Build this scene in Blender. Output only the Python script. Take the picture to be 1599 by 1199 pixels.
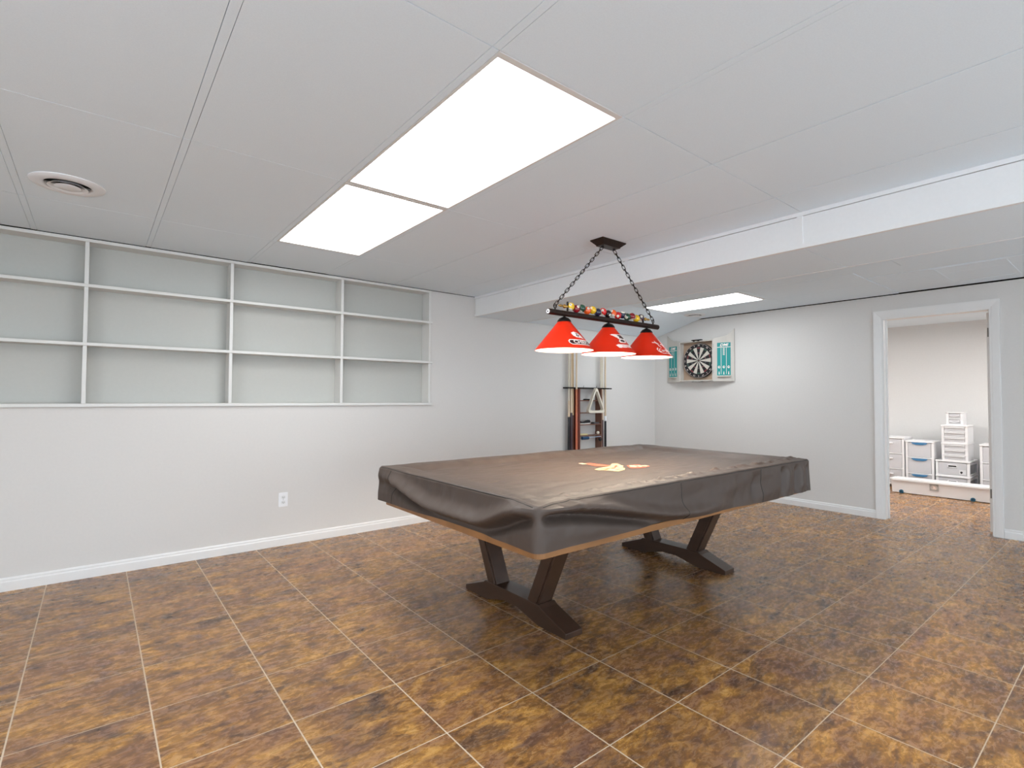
import bpy, bmesh, math, random
from mathutils import Vector, Matrix, noise
random.seed(7)
scene = bpy.context.scene
for o in list(bpy.data.objects): bpy.data.objects.remove(o)
C = scene.collection
PI = math.pi
cos, sin = math.cos, math.sin

# ------------------------------------------------------------------ camera, world, exposure
cam_data = bpy.data.cameras.new('camera'); cam = bpy.data.objects.new('camera', cam_data); C.objects.link(cam)
_f = Vector((0.62712949, 0.77845329, 0.02681564)); _r = Vector((0.77864747, -0.62744472, 0.00460956)); _u = Vector((-0.02041366, -0.01798914, 0.99962977))
M4 = Matrix.Identity(4)
for i in range(3):
    M4[i][0] = _r[i]; M4[i][1] = _u[i]; M4[i][2] = -_f[i]
M4[0][3], M4[1][3], M4[2][3] = -6.34880419, -4.56160979, 1.23000511
cam.matrix_world = M4
cam_data.sensor_fit = 'HORIZONTAL'; cam_data.sensor_width = 36.0; cam_data.lens = 36.0*807.891/1599
cam_data.clip_start = 0.05; cam_data.clip_end = 60
scene.camera = cam
DAY = 4.8        # daylight through unseen windows, added to light the ceiling
w = bpy.data.worlds.new('world'); scene.world = w; w.use_nodes = True
w.node_tree.nodes['Background'].inputs[0].default_value = (0.76, 0.89, 1.0, 1); w.node_tree.nodes['Background'].inputs[1].default_value = DAY
scene.view_settings.view_transform = 'Standard'; scene.view_settings.look = 'None'
scene.view_settings.gamma = 1; scene.view_settings.use_curve_mapping = False
scene.view_settings.exposure = 0.2
PANEL = 7.9      # radiance of the ceiling light diffusers
BULB = 850.0     # radiance of the three lamp bulbs
BACK = 19
CEIL = 2.31

# ------------------------------------------------------------------ materials
def lin(r, g, b):
    f = lambda c: (c/255/12.92) if c/255 <= .04045 else ((c/255+.055)/1.055)**2.4
    return (f(r), f(g), f(b), 1)
def mat(name, col, rough=.5, metal=0.0, **kw):
    m = bpy.data.materials.new(name); m.use_nodes = True
    b = m.node_tree.nodes['Principled BSDF']
    b.inputs['Base Color'].default_value = col; b.inputs['Roughness'].default_value = rough; b.inputs['Metallic'].default_value = metal
    for k, v in kw.items(): b.inputs[k].default_value = v
    return m
def nd(m, t, **kw):
    n = m.node_tree.nodes.new(t)
    for k, v in kw.items(): setattr(n, k, v)
    return n
def lk(m, a, b): m.node_tree.links.new(a, b)
def noisy(m, scale, amount, bump=0.0, stretch=(1, 1, 1), dist=.002, detail=4):
    """slight procedural variation of the base colour, and an optional bump"""
    b = m.node_tree.nodes['Principled BSDF']; col = tuple(b.inputs['Base Color'].default_value)
    tc = nd(m, 'ShaderNodeTexCoord'); mp = nd(m, 'ShaderNodeMapping'); mp.inputs['Scale'].default_value = stretch
    lk(m, tc.outputs['Object'], mp.inputs['Vector'])
    n = nd(m, 'ShaderNodeTexNoise'); n.inputs['Scale'].default_value = scale; n.inputs['Detail'].default_value = detail
    lk(m, mp.outputs[0], n.inputs['Vector'])
    r = nd(m, 'ShaderNodeValToRGB')
    r.color_ramp.elements[0].position = .3; r.color_ramp.elements[1].position = .7
    r.color_ramp.elements[0].color = tuple(c*(1-amount) for c in col[:3])+(1,)
    r.color_ramp.elements[1].color = tuple(min(1, c*(1+amount)) for c in col[:3])+(1,)
    lk(m, n.outputs[0], r.inputs[0]); lk(m, r.outputs[0], b.inputs['Base Color'])
    if bump:
        bp = nd(m, 'ShaderNodeBump'); bp.inputs['Strength'].default_value = bump; bp.inputs['Distance'].default_value = dist
        lk(m, n.outputs[0], bp.inputs['Height']); lk(m, bp.outputs[0], b.inputs['Normal'])
    return m
def emis(name, col, s):
    m = bpy.data.materials.new(name); m.use_nodes = True; nt = m.node_tree
    nt.nodes.clear(); e = nt.nodes.new('ShaderNodeEmission'); o = nt.nodes.new('ShaderNodeOutputMaterial')
    e.inputs[0].default_value = col; e.inputs[1].default_value = s; nt.links.new(e.outputs[0], o.inputs[0]); return m

WALL = noisy(mat('wall_paint', lin(215, 211, 207), .62), 60, .012, .12, dist=.001)
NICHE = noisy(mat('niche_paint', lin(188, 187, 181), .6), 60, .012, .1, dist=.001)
WALLB = noisy(mat('storage_wall_paint', lin(214, 214, 214), .62), 60, .012, .1, dist=.001)
CEILM = noisy(mat('ceiling_panel', (.82, .91, .985, 1), .8), 220, .02, .25, dist=.001)
TRIM = noisy(mat('white_trim_paint', lin(230, 228, 226), .38), 12, .01)
SHELFM = noisy(mat('shelf_paint', lin(222, 220, 216), .45), 14, .012)
DARKV = mat('dark_void', (.01, .01, .01, 1), .9)
BRONZE = noisy(mat('dark_bronze', lin(58, 46, 42), .38, .75), 40, .12)
IRON = noisy(mat('black_iron', lin(34, 30, 30), .42, .7), 40, .12)
BRASS = noisy(mat('brass', lin(190, 150, 80), .3, .9), 30, .08)
WHITEP = noisy(mat('white_plastic', lin(238, 238, 240), .35), 8, .01)
GREYM = noisy(mat('satin_nickel', lin(170, 168, 165), .35, .8), 20, .04)
DIFF = emis('light_diffuser', (.97, .99, 1, 1), PANEL)
DIFF2 = emis('light_diffuser_cool', (.90, .96, 1, 1), PANEL*1.25)
DIFFB = emis('light_diffuser_storage', (1, .98, .95, 1), BACK)
BULBM = emis('warm_bulb', (1, .84, .66, 1), BULB)

def floor_material():
    m = mat('floor_tile', lin(150, 110, 70), .3, 0, **{'Specular IOR Level': .45}); b = m.node_tree.nodes['Principled BSDF']
    tc = nd(m, 'ShaderNodeTexCoord'); sp = nd(m, 'ShaderNodeSeparateXYZ'); lk(m, tc.outputs['Object'], sp.inputs[0])
    def math_(op, a, bb=None, c=None):
        n = nd(m, 'ShaderNodeMath', operation=op)
        for i, v in enumerate((a, bb, c)):
            if v is None: continue
            if isinstance(v, (int, float)): n.inputs[i].default_value = v
            else: lk(m, v, n.inputs[i])
        return n.outputs[0]
    ux = math_('DIVIDE', math_('SUBTRACT', sp.outputs[0], -6.5701), .4173)
    uy = math_('DIVIDE', math_('SUBTRACT', sp.outputs[1], -2.0784), .4163)
    ix, iy = math_('FLOOR', ux), math_('FLOOR', uy)
    fx, fy = math_('FRACT', ux), math_('FRACT', uy)
    ex = math_('MINIMUM', fx, math_('SUBTRACT', 1, fx)); ey = math_('MINIMUM', fy, math_('SUBTRACT', 1, fy))
    gx = math_('LESS_THAN', ex, .0062); gy = math_('LESS_THAN', ey, .0045)
    grout = math_('MAXIMUM', gx, gy)
    cmb = nd(m, 'ShaderNodeCombineXYZ'); lk(m, ix, cmb.inputs[0]); lk(m, iy, cmb.inputs[1])
    wn = nd(m, 'ShaderNodeTexWhiteNoise'); wn.noise_dimensions = '3D'; lk(m, cmb.outputs[0], wn.inputs['Vector'])
    sc = nd(m, 'ShaderNodeVectorMath', operation='SCALE'); lk(m, wn.outputs['Color'], sc.inputs[0]); sc.inputs['Scale'].default_value = 9
    ad = nd(m, 'ShaderNodeVectorMath', operation='ADD'); lk(m, tc.outputs['Object'], ad.inputs[0]); lk(m, sc.outputs[0], ad.inputs[1])
    mp = nd(m, 'ShaderNodeMapping'); mp.inputs['Scale'].default_value = (1, 2.0, 1); lk(m, ad.outputs[0], mp.inputs['Vector'])
    def N(scale, detail, rough, dist):
        n = nd(m, 'ShaderNodeTexNoise'); n.inputs['Scale'].default_value = scale; n.inputs['Detail'].default_value = detail
        n.inputs['Roughness'].default_value = rough; n.inputs['Distortion'].default_value = dist; lk(m, mp.outputs[0], n.inputs['Vector']); return n.outputs[0]
    n1, n2, n3 = N(5.2, 12, .72, .8), N(22, 6, .74, .6), N(2.6, 5, .6, 1.2)
    def ramp(src, stops):
        r = nd(m, 'ShaderNodeValToRGB'); e = r.color_ramp.elements
        e[0].position, e[0].color = stops[0]; e[1].position, e[1].color = stops[-1]
        for p, c in stops[1:-1]:
            x = e.new(p); x.color = c
        lk(m, src, r.inputs[0]); return r.outputs[0]
    base = ramp(n1, [(.30, lin(68, 54, 48)), (.40, lin(112, 86, 66)), (.50, lin(156, 114, 68)), (.60, lin(194, 144, 76)), (.76, lin(208, 170, 120))])
    red = ramp(n3, [(.42, (0, 0, 0, 1)), (.62, (1, 1, 1, 1))])
    mx = nd(m, 'ShaderNodeMix', data_type='RGBA'); lk(m, math_('MULTIPLY', red, .5), mx.inputs[0]); lk(m, base, mx.inputs[6]); mx.inputs[7].default_value = lin(136, 98, 82)
    fine = ramp(n2, [(.34, lin(96, 84, 80)), (.45, lin(205, 192, 182)), (.54, (1, 1, 1, 1))])
    mu = nd(m, 'ShaderNodeMix', data_type='RGBA', blend_type='MULTIPLY'); mu.inputs[0].default_value = .68
    lk(m, mx.outputs[2], mu.inputs[6]); lk(m, fine, mu.inputs[7])
    g = nd(m, 'ShaderNodeMix', data_type='RGBA'); lk(m, grout, g.inputs[0]); lk(m, mu.outputs[2], g.inputs[6]); g.inputs[7].default_value = lin(206, 186, 162)
    lk(m, g.outputs[2], b.inputs['Base Color'])
    ro = math_('ADD', math_('MULTIPLY', n2, .14), math_('MULTIPLY_ADD', grout, .3, .20)); lk(m, ro, b.inputs['Roughness'])
    h = math_('SUBTRACT', math_('MULTIPLY', n1, .5), grout)
    bp = nd(m, 'ShaderNodeBump'); bp.inputs['Strength'].default_value = .10; bp.inputs['Distance'].default_value = .0015
    lk(m, h, bp.inputs['Height']); lk(m, bp.outputs[0], b.inputs['Normal'])
    return m
FLOOR = floor_material()

# ------------------------------------------------------------------ helpers
def link(o, parent=None):
    C.objects.link(o)
    if parent is not None: o.parent = parent
    return o
def obj(name, bm, m, parent=None, smooth=False, bevel=0.0, loc=None, rot=None):
    me = bpy.data.meshes.new(name); bmesh.ops.recalc_face_normals(bm, faces=bm.faces[:])
    if smooth:
        for e in bm.edges: e.smooth = len(e.link_faces) == 2 and e.calc_face_angle(0) < .75
    bm.to_mesh(me); bm.free()
    for x in (m if isinstance(m, (list, tuple)) else [m]): me.materials.append(x)
    if smooth:
        for p in me.polygons: p.use_smooth = True
    o = bpy.data.objects.new(name, me); link(o, parent)
    if loc: o.location = loc
    if rot: o.rotation_euler = rot
    if bevel:
        bv = o.modifiers.new('bevel', 'BEVEL'); bv.width = bevel; bv.segments = 2; bv.limit_method = 'ANGLE'; bv.angle_limit = math.radians(40)
    return o
def thing(name, label, cat, loc=(0, 0, 0), rotz=0, group=None):
    o = bpy.data.objects.new(name, None); o.empty_display_size = .1; link(o); o.location = loc; o.rotation_euler = (0, 0, rotz)
    o['label'] = label; o['category'] = cat
    if group: o['group'] = group
    return o
def tag(o, label, cat, group=None):
    o['label'] = label; o['category'] = cat
    if group: o['group'] = group
    return o
def struct(o): o['kind'] = 'structure'; return o
def BM(): return bmesh.new()
def box(bm, x0, x1, y0, y1, z0, z1, mi=0):
    v = [bm.verts.new(p) for p in ((x0,y0,z0),(x1,y0,z0),(x1,y1,z0),(x0,y1,z0),(x0,y0,z1),(x1,y0,z1),(x1,y1,z1),(x0,y1,z1))]
    for f in ((0,3,2,1),(4,5,6,7),(0,1,5,4),(1,2,6,5),(2,3,7,6),(3,0,4,7)):
        fc = bm.faces.new([v[i] for i in f]); fc.material_index = mi
    return bm
def prism(bm, pts, axis, a, b, mi=0):
    """2D outline pts extruded along axis from a to b. axis x: (y,z); y: (x,z); z: (x,y)"""
    def P(p, t): return {'x': (t, p[0], p[1]), 'y': (p[0], t, p[1]), 'z': (p[0], p[1], t)}[axis]
    A = [bm.verts.new(P(p, a)) for p in pts]; B = [bm.verts.new(P(p, b)) for p in pts]; n = len(pts)
    fs = [bm.faces.new(A), bm.faces.new(B[::-1])]
    for i in range(n): fs.append(bm.faces.new((A[i], A[(i+1) % n], B[(i+1) % n], B[i])))
    for f in fs: f.material_index = mi
    return bm
def frame_of(d):
    d = Vector(d).normalized(); a = Vector((0, 0, 1)) if abs(d.z) < .9 else Vector((1, 0, 0))
    u = d.cross(a).normalized(); return u, d.cross(u).normalized()
def tube(bm, p0, p1, r0, r1=None, n=16, caps=True, mi=0):
    p0, p1 = Vector(p0), Vector(p1); r1 = r0 if r1 is None else r1; u, v = frame_of(p1-p0)
    A = [bm.verts.new(p0+(u*cos(2*PI*i/n)+v*sin(2*PI*i/n))*r0) for i in range(n)]
    B = [bm.verts.new(p1+(u*cos(2*PI*i/n)+v*sin(2*PI*i/n))*r1) for i in range(n)]
    for i in range(n): bm.faces.new((A[i], A[(i+1) % n], B[(i+1) % n], B[i])).material_index = mi
    if caps:
        bm.faces.new(A).material_index = mi; bm.faces.new(B[::-1]).material_index = mi
    return bm
def path(bm, pts, r, n=8, closed=False, mi=0):
    pts = [Vector(p) for p in pts]; k = len(pts); rings = []; u = None
    for i, p in enumerate(pts):
        if closed: d = pts[(i+1) % k]-pts[i-1]
        else: d = pts[min(i+1, k-1)]-pts[max(i-1, 0)]
        d.normalize()
        if u is None: u, _ = frame_of(d)
        u = (u-d*u.dot(d)).normalized(); v = d.cross(u)
        rings.append([bm.verts.new(p+(u*cos(2*PI*j/n)+v*sin(2*PI*j/n))*r) for j in range(n)])
    for i in range(k if closed else k-1):
        A, B = rings[i], rings[(i+1) % k]
        for j in range(n): bm.faces.new((A[j], A[(j+1) % n], B[(j+1) % n], B[j])).material_index = mi
    if not closed: bm.faces.new(rings[0]); bm.faces.new(rings[-1][::-1])
    return bm
def lathe(bm, prof, c=(0, 0, 0), axis='z', n=32, mi=0):
    rings = []
    for r, h in prof:
        ring = []
        for i in range(n):
            a = 2*PI*i/n; q = (r*cos(a), r*sin(a))
            p = {'z': (q[0], q[1], h), 'x': (h, q[0], q[1]), 'y': (q[0], h, q[1])}[axis]
            ring.append(bm.verts.new(Vector(c)+Vector(p)))
            if r < 1e-6: break
        rings.append(ring)
    for A, B in zip(rings, rings[1:]):
        if len(A) == 1 and len(B) == 1: continue
        for i in range(n):
            if len(A) == 1: f = (A[0], B[i], B[(i+1) % n])
            elif len(B) == 1: f = (A[i], A[(i+1) % n], B[0])
            else: f = (A[i], A[(i+1) % n], B[(i+1) % n], B[i])
            bm.faces.new(f).material_index = mi
    return bm
def rbox(bm, x0, x1, y0, y1, z0, z1, r, n=5, axis='z', mi=0):
    """box with its corners rounded in the plane across the axis"""
    lim = {'z': (x0, x1, y0, y1), 'x': (y0, y1, z0, z1), 'y': (x0, x1, z0, z1)}[axis]
    rng = {'z': (z0, z1), 'x': (x0, x1), 'y': (y0, y1)}[axis]
    a0, a1, b0, b1 = lim; pts = []
    for cx, cy, s in ((a1-r, b1-r, 0), (a0+r, b1-r, 1), (a0+r, b0+r, 2), (a1-r, b0+r, 3)):
        for i in range(n+1):
            t = (s+i/n)*PI/2; pts.append((cx+r*cos(t), cy+r*sin(t)))
    return prism(bm, pts, axis, rng[0], rng[1], mi)
def ring_frame(bm, axis, a0, a1, b0, b1, wd, t0, t1):
    """a rectangular picture-frame bar set (4 bars) in the plane across axis"""
    def B(p0, p1, q0, q1):
        if axis == 'x': box(bm, t0, t1, p0, p1, q0, q1)
        elif axis == 'y': box(bm, p0, p1, t0, t1, q0, q1)
        else: box(bm, p0, p1, q0, q1, t0, t1)
    B(a0, a1, b0, b0+wd); B(a0, a1, b1-wd, b1); B(a0, a0+wd, b0+wd, b1-wd); B(a1-wd, a1, b0+wd, b1-wd)
    return bm
def text_mesh(s, size, shear=0.0, offset=0.0, space=1.0, cuts=0):
    """flat text outline as (verts2d, tris)"""
    cu = bpy.data.curves.new('t', 'FONT'); cu.body = s; cu.size = size; cu.shear = shear; cu.offset = offset; cu.space_character = space
    cu.align_x = 'CENTER'; cu.align_y = 'CENTER'; cu.resolution_u = 3
    o = bpy.data.objects.new('t', cu); C.objects.link(o); bpy.context.view_layer.update()
    me = bpy.data.meshes.new_from_object(o.evaluated_get(bpy.context.evaluated_depsgraph_get()))
    vs = [(v.co.x, v.co.y) for v in me.vertices]; fs = [tuple(p.vertices) for p in me.polygons]
    bpy.data.objects.remove(o); bpy.data.curves.remove(cu); bpy.data.meshes.remove(me)
    return vs, fs
def stamp(bm, shape, fn, mi=0):
    vs, fs = shape; V = [bm.verts.new(fn(x, y)) for x, y in vs]
    for f in fs:
        try: bm.faces.new([V[i] for i in f]).material_index = mi
        except ValueError: pass
    return bm
def poly_grid(poly, step):
    """polygon filled with small quads, for marks that follow a curved surface"""
    xs = [p[0] for p in poly]; ys = [p[1] for p in poly]; vs = []; fs = []
    def inside(x, y):
        c = False; n = len(poly)
        for i in range(n):
            (x1, y1), (x2, y2) = poly[i], poly[i-1]
            if (y1 > y) != (y2 > y) and x < (x2-x1)*(y-y1)/(y2-y1)+x1: c = not c
        return c
    idx = {}
    def vid(i, j):
        if (i, j) not in idx: idx[(i, j)] = len(vs); vs.append((min(xs)+i*step, min(ys)+j*step))
        return idx[(i, j)]
    for i in range(int((max(xs)-min(xs))/step)+1):
        for j in range(int((max(ys)-min(ys))/step)+1):
            if inside(min(xs)+(i+.5)*step, min(ys)+(j+.5)*step): fs.append((vid(i, j), vid(i+1, j), vid(i+1, j+1), vid(i, j+1)))
    return vs, fs
def ellipse(cx, cy, a, b, n=28, rot=0): return [(cx+a*cos(t)*cos(rot)-b*sin(t)*sin(rot), cy+a*cos(t)*sin(rot)+b*sin(t)*cos(rot)) for t in (2*PI*i/n for i in range(n))]
def stroke(pts, wd):
    """polyline thickened to an outline polygon"""
    L, R = [], []
    for i, p in enumerate(pts):
        a = pts[max(i-1, 0)]; b = pts[min(i+1, len(pts)-1)]; dx, dy = b[0]-a[0], b[1]-a[1]; l = math.hypot(dx, dy) or 1
        nx, ny = -dy/l*wd/2, dx/l*wd/2; L.append((p[0]+nx, p[1]+ny)); R.append((p[0]-nx, p[1]-ny))
    return L+R[::-1]

# ------------------------------------------------------------------ the room
XL, YF, XB = -8.9, -7.11, 2.93      # left wall, wall behind the camera, far wall of the storage room
bm = BM(); box(bm, XL-.1, XB+.12, YF-.1, .3, -.1, 0); struct(obj('floor', bm, FLOOR))
SX0, SX1 = -7.7, -3.735; SZ0, SZ1 = 1.156, 2.303; ND = .13     # niche for the shelving
bm = BM()
box(bm, XL, 0.12, 0, .16, 0, SZ0); box(bm, XL, SX0, 0, .16, SZ0, SZ1+.004); box(bm, SX1, 0.12, 0, .16, SZ0, 2.306)
struct(obj('wall_back', bm, WALL))
DY0, DY1, DZ = -3.63, -2.81, 2.06
bm = BM(); box(bm, 0, .12, DY1, 0, 0, 2.302); box(bm, 0, .12, YF, DY0, 0, 2.302); box(bm, 0, .12, DY0, DY1, DZ, 2.302); struct(obj('wall_right', bm, WALL))
def wall_with_openings(name, axis, a, b, c0, c1, holes):
    bm = BM(); B = (lambda p0, p1, z0, z1: box(bm, p0, p1, c0, c1, z0, z1)) if axis == 'x' else (lambda p0, p1, z0, z1: box(bm, c0, c1, p0, p1, z0, z1))
    p = a
    for h0, h1, z0, z1 in holes:
        B(p, h0, 0, 2.36); B(h0, h1, z1, 2.36)
        if z0 > 0: B(h0, h1, 0, z0)
        p = h1
    B(p, b, 0, 2.36); struct(obj(name, bm, WALL))
FW = [(-8.3, -5.3, .05, 2.1), (-4.3, -1.3, .05, 2.1)]; LW = [(-6.3, -3.2, .5, 2.1)]  # unseen wall openings, added to let fill light into the room
wall_with_openings('wall_front', 'x', XL-.12, .12, YF-.12, YF, FW)
wall_with_openings('wall_left', 'y', YF, .16, XL-.12, XL, LW)
k = 0
for axis, holes in (('y', FW), ('x', LW)):
    for h0, h1, z0, z1 in holes:
        k += 1; bm = BM(); c = YF if axis == 'y' else XL
        ring_frame(bm, axis, h0, h1, z0, z1, .06, c-.09, c-.02)
        m0 = (h0+h1)/2
        if axis == 'y': box(bm, m0-.03, m0+.03, c-.08, c-.03, z0+.06, z1-.06)
        else: box(bm, c-.08, c-.03, m0-.03, m0+.03, z0+.06, z1-.06)
        struct(obj('added_window_%d' % k, bm, TRIM))  # frames for the added openings, out of view
bm = BM(); box(bm, XB, XB+.12, -5.2, -.6, 0, 2.36); struct(obj('wall_storage_far', bm, WALLB))
bm = BM(); box(bm, .12, XB+.12, -.72, -.6, 0, 2.36); struct(obj('wall_storage_left', bm, WALLB))
bm = BM(); box(bm, .12, XB+.12, -5.2, -5.08, 0, 2.36); struct(obj('wall_storage_right', bm, WALLB))

# ceiling: panels hung a little under a dark void
bm = BM(); box(bm, XL-.1, .12, YF-.1, .3, 2.40, 2.5); box(bm, XL-.12, .12, .165, .30, 2.29, 2.40); box(bm, .07, .13, YF-.12, .16, 2.303, 2.40); struct(obj('ceiling_void', bm, DARKV))
xs = [XL, -8.51, -7.90, -7.29, -6.68, -6.07, -5.405, -4.78, -4.155, -3.53, -3.19]
ys = [-.014, -.76, -2.033, -3.303, -4.57, -5.84, YF]
bm = BM()
lit = []
for i in range(len(xs)-1):
    for j in range(len(ys)-1):
        x0, x1, y1, y0 = xs[i], xs[i+1], ys[j], ys[j+1]
        cx = (x0+x1)/2
        if (abs(cx+5.09) < .05 and j in (1,)) or (abs(cx+5.09) < .05 and j == 2) or (abs(cx+8.2) < .05 and j in (2, 3)):  # the far left cells are unseen panels added for overall brightness
            lit.append((x0, x1, y0, y1)); continue
        g = .0025; gl = .0156 if 0 < i < len(xs)-3 else g; gr = .0156 if i+1 < len(xs)-3 else g
        yy = y1
        if j == 0: yy = y1-(.004 if i in (3, 6) else -.008)
        box(bm, x0+gl, x1-gr, y0+g*.7, yy-g*.7, CEIL, CEIL+.012)
# right part beyond the soffit
rx = [-2.50, -1.90, -1.30, -.695, -.012]; ry = [-.75, -2.0, -3.30, -4.57, -5.84, YF]
lit2 = None
for i in range(4):
    for j in range(5):
        if i == 2 and j == 0: lit2 = (rx[2], rx[3], ry[1]+.06, ry[0]); box(bm, rx[2]+.002, rx[3]-.002, ry[1]+.002, ry[1]+.058, CEIL, CEIL+.012); continue
        x0, x1 = rx[i], rx[i+1]
        zz = CEIL+.004 if (i >= 2 and 1 < j < 4) else CEIL
        if i == 0: 
            if j < 5: box(bm, x0+.002, rx[2]-.002, ry[j+1]+.0015, ry[j]-.0015, CEIL, CEIL+.012)
            continue
        if i == 1: continue
        y1 = ry[j]; y0 = ry[j+1]
        if j == 1: y0 = -2.955
        if j == 2: y1 = -2.955
        box(bm, x0+.002, x1-.002, y0+.0015, y1-.0015, zz-.0, zz+.012)
# sloping strip over the corner
prism(bm, [(-.75, CEIL), (-.75, CEIL+.012), (-.012, 2.117), (-.012, 2.105)], 'x', -2.52, -1.262)
prism(bm, [(-.75, CEIL), (-.75, CEIL+.012), (-.012, 2.117), (-.012, 2.105)], 'x', -1.258, -.012)
struct(obj('ceiling', bm, CEILM))
# T-bars along the panel rows, and the soffit's angles
bm = BM()
for x in xs[1:-3]:
    for j in range(len(ys)-1):
        box(bm, x-.0138, x+.0138, ys[j+1]+.002, ys[j]-.002, CEIL-.0004, CEIL+.010)
struct(obj('trim_1', bm, CEILM))
bm = BM()
sj = [-.002, -.757, -2.046, -3.302, -4.57, -5.84, YF]
for j in range(6):
    box(bm, -3.19, -3.178, sj[j+1]+.003, sj[j]-.003, 2.125, 2.285)         # face boards
box(bm, -2.509, -2.50, YF, -.002, 2.100, 2.33)
box(bm, -3.196, -3.17, YF, -.001, 2.288, 2.31)                              # top angle
box(bm, -3.196, -3.17, YF, -.001, 2.100, 2.124)                             # bottom angle
box(bm, -3.176, -3.17, YF, -.001, 2.11, 2.30)
for y in sj[1:-1]: box(bm, -3.194, -3.19, y-.006, y+.026, 2.124, 2.288)
struct(obj('wall_soffit', bm, noisy(mat('soffit_paint', (.86, .86, .865, 1), .6), 60, .01)))
bm = BM()
for j in range(6): box(bm, -3.186, -2.515, sj[j+1]+.002, sj[j]-.002, 2.102, 2.112)
struct(obj('ceiling_soffit', bm, CEILM))
# raised access hatch frame in the ceiling by the door wall
bm = BM()
ring_frame(bm, 'z', -.96, -.20, -3.87, -3.40, .03, CEIL+.002, CEIL+.012-.001)
box(bm, -1.006, -.998, -4.5, -2.955, CEIL-.001, CEIL+.002)
struct(obj('trim_2', bm, CEILM))
bm = BM(); box(bm, .12, XB, -5.1, -.6, CEIL, CEIL+.03); struct(obj('ceiling_storage', bm, CEILM))

# baseboards
def baseboard(name, axis, a, b, face, sgn):
    prof = [(0, 0), (.016, 0), (.016, .056), (.011, .064), (.011, .074), (.006, .083), (0, .083)]
    pts = [(face+sgn*p, z) for p, z in prof]; bm = BM(); prism(bm, pts, axis, a, b); return struct(obj(name, bm, TRIM))
baseboard('baseboard_back', 'x', XL, -.001, 0, -1)
baseboard('baseboard_right', 'y', -2.728, -.001, 0, -1); baseboard('baseboard_right_2', 'y', YF, -3.702, 0, -1)
baseboard('baseboard_storage', 'y', -5.08, -.72, XB, -1)

# door casing, jambs and the open door slab
def casing(name, y0, y1, yi0, yi1, zo, zi):
    bm = BM()
    prof = [(0, .011), (.2, .013), (.25, .015), (.86, .021), (1, .021)]      # across the width: inner edge thin, outer edge thick
    for a, b in zip(prof, prof[1:]):
        def lerp(t): return (yi0+(y0-yi0)*t, yi1+(y1-yi1)*t, zi+(zo-zi)*t)
        A, B = lerp(a[0]), lerp(b[0]); da, db = -a[1], -b[1]
        for P, Q in ((((da, A[0], 0), (da, A[0], A[2])), ((db, B[0], 0), (db, B[0], B[2]))), (((da, A[0], A[2]), (da, A[1], A[2])), ((db, B[0], B[2]), (db, B[1], B[2]))), (((da, A[1], A[2]), (da, A[1], 0)), ((db, B[1], B[2]), (db, B[1], 0)))):
            bm.faces.new([bm.verts.new(p) for p in (P[0], P[1], Q[1], Q[0])])
    for yy, zz, d in ((y0, zo, .021), (y1, zo, .021)):
        bm.faces.new([bm.verts.new(p) for p in ((0, yy, 0), (0, yy, zz), (-d, yy, zz), (-d, yy, 0))])
    bm.faces.new([bm.verts.new(p) for p in ((0, y0, zo), (0, y1, zo), (-.021, y1, zo), (-.021, y0, zo))])
    for yy, zz in ((yi0, zi), (yi1, zi)): bm.faces.new([bm.verts.new(p) for p in ((0, yy, 0), (0, yy, zz), (-.011, yy, zz), (-.011, yy, 0))])
    bm.faces.new([bm.verts.new(p) for p in ((0, yi0, zi), (0, yi1, zi), (-.011, yi1, zi), (-.011, yi0, zi))])
    bmesh.ops.remove_doubles(bm, verts=bm.verts[:], dist=1e-5)
    return struct(obj(name, bm, TRIM))
casing('trim_3', -3.70, -2.728, DY0+.002, DY1+.008, 2.148, DZ+.006)
bm = BM()
box(bm, -.004, .135, DY1-.002, DY1+.016, 0, DZ); box(bm, -.004, .12, DY0-.016, DY0+.002, 0, DZ); box(bm, -.004, .12, DY0, DY1, DZ-.002, DZ+.016)
box(bm, .075, .087, DY1-.014, DY1, 0, DZ); box(bm, .03, .07, DY0, DY0+.012, 0, DZ)
struct(obj('trim_4', bm, TRIM))
bm = BM(); box(bm, .135, .94, -3.622, -3.587, .012, 2.045); HINGE = mat('hinge_metal', lin(120, 116, 112), .4, .6); dr = struct(obj('door_1', bm, TRIM, bevel=.002))
for z in (.32, 1.82):
    bm = BM(); box(bm, .1335, .1352, -3.617, -3.592, z, z+.085); tube(bm, (.13, -3.624, z-.002), (.13, -3.624, z+.087), .006, n=10)
    h = obj('hinge', bm, HINGE, dr)
bm = BM(); lathe(bm, [(0, .0), (.026, 0), (.026, .006), (.012, .01), (.012, .035), (.028, .045), (.028, .062), (.0, .07)], (.88, -3.587, .95), 'y', 20); obj('door_knob', bm, GREYM, dr, smooth=True)

# ------------------------------------------------------------------ ceiling light panels
def panel(x0, x1, y0, y1, label, m, z=CEIL):
    # z is the plane of the panel's face
    t = thing('ceiling_light', label, 'ceiling light', ((x0+x1)/2, (y0+y1)/2, z), group='recessed ceiling light panels')
    a, b = (x1-x0)/2, (y1-y0)/2
    bm = BM(); [box(bm, *q, -.002, .02) for q in ((-a+.0155, a-.0155, -b+.002, -b+.027), (-a+.0155, a-.0155, b-.027, b-.002), (-a+.0155, -a+.0275, -b+.0272, b-.0272), (a-.0275, a-.0155, -b+.0272, b-.0272))]; obj('frame', bm, TRIM, t)
    bm = BM(); box(bm, -a+.025, a-.025, -b+.025, b-.025, .004, .012); obj('diffuser', bm, m, t)
    bm = BM(); box(bm, -a+.004, a-.004, -b+.004, b-.004, .02, .06); obj('housing', bm, TRIM, t)
    return t
labs = {(-5.405, 1): 'smaller looking bright white light panel nearest the shelving wall', (-5.405, 2): 'largest bright white light panel at the middle of the main ceiling'}
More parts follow.
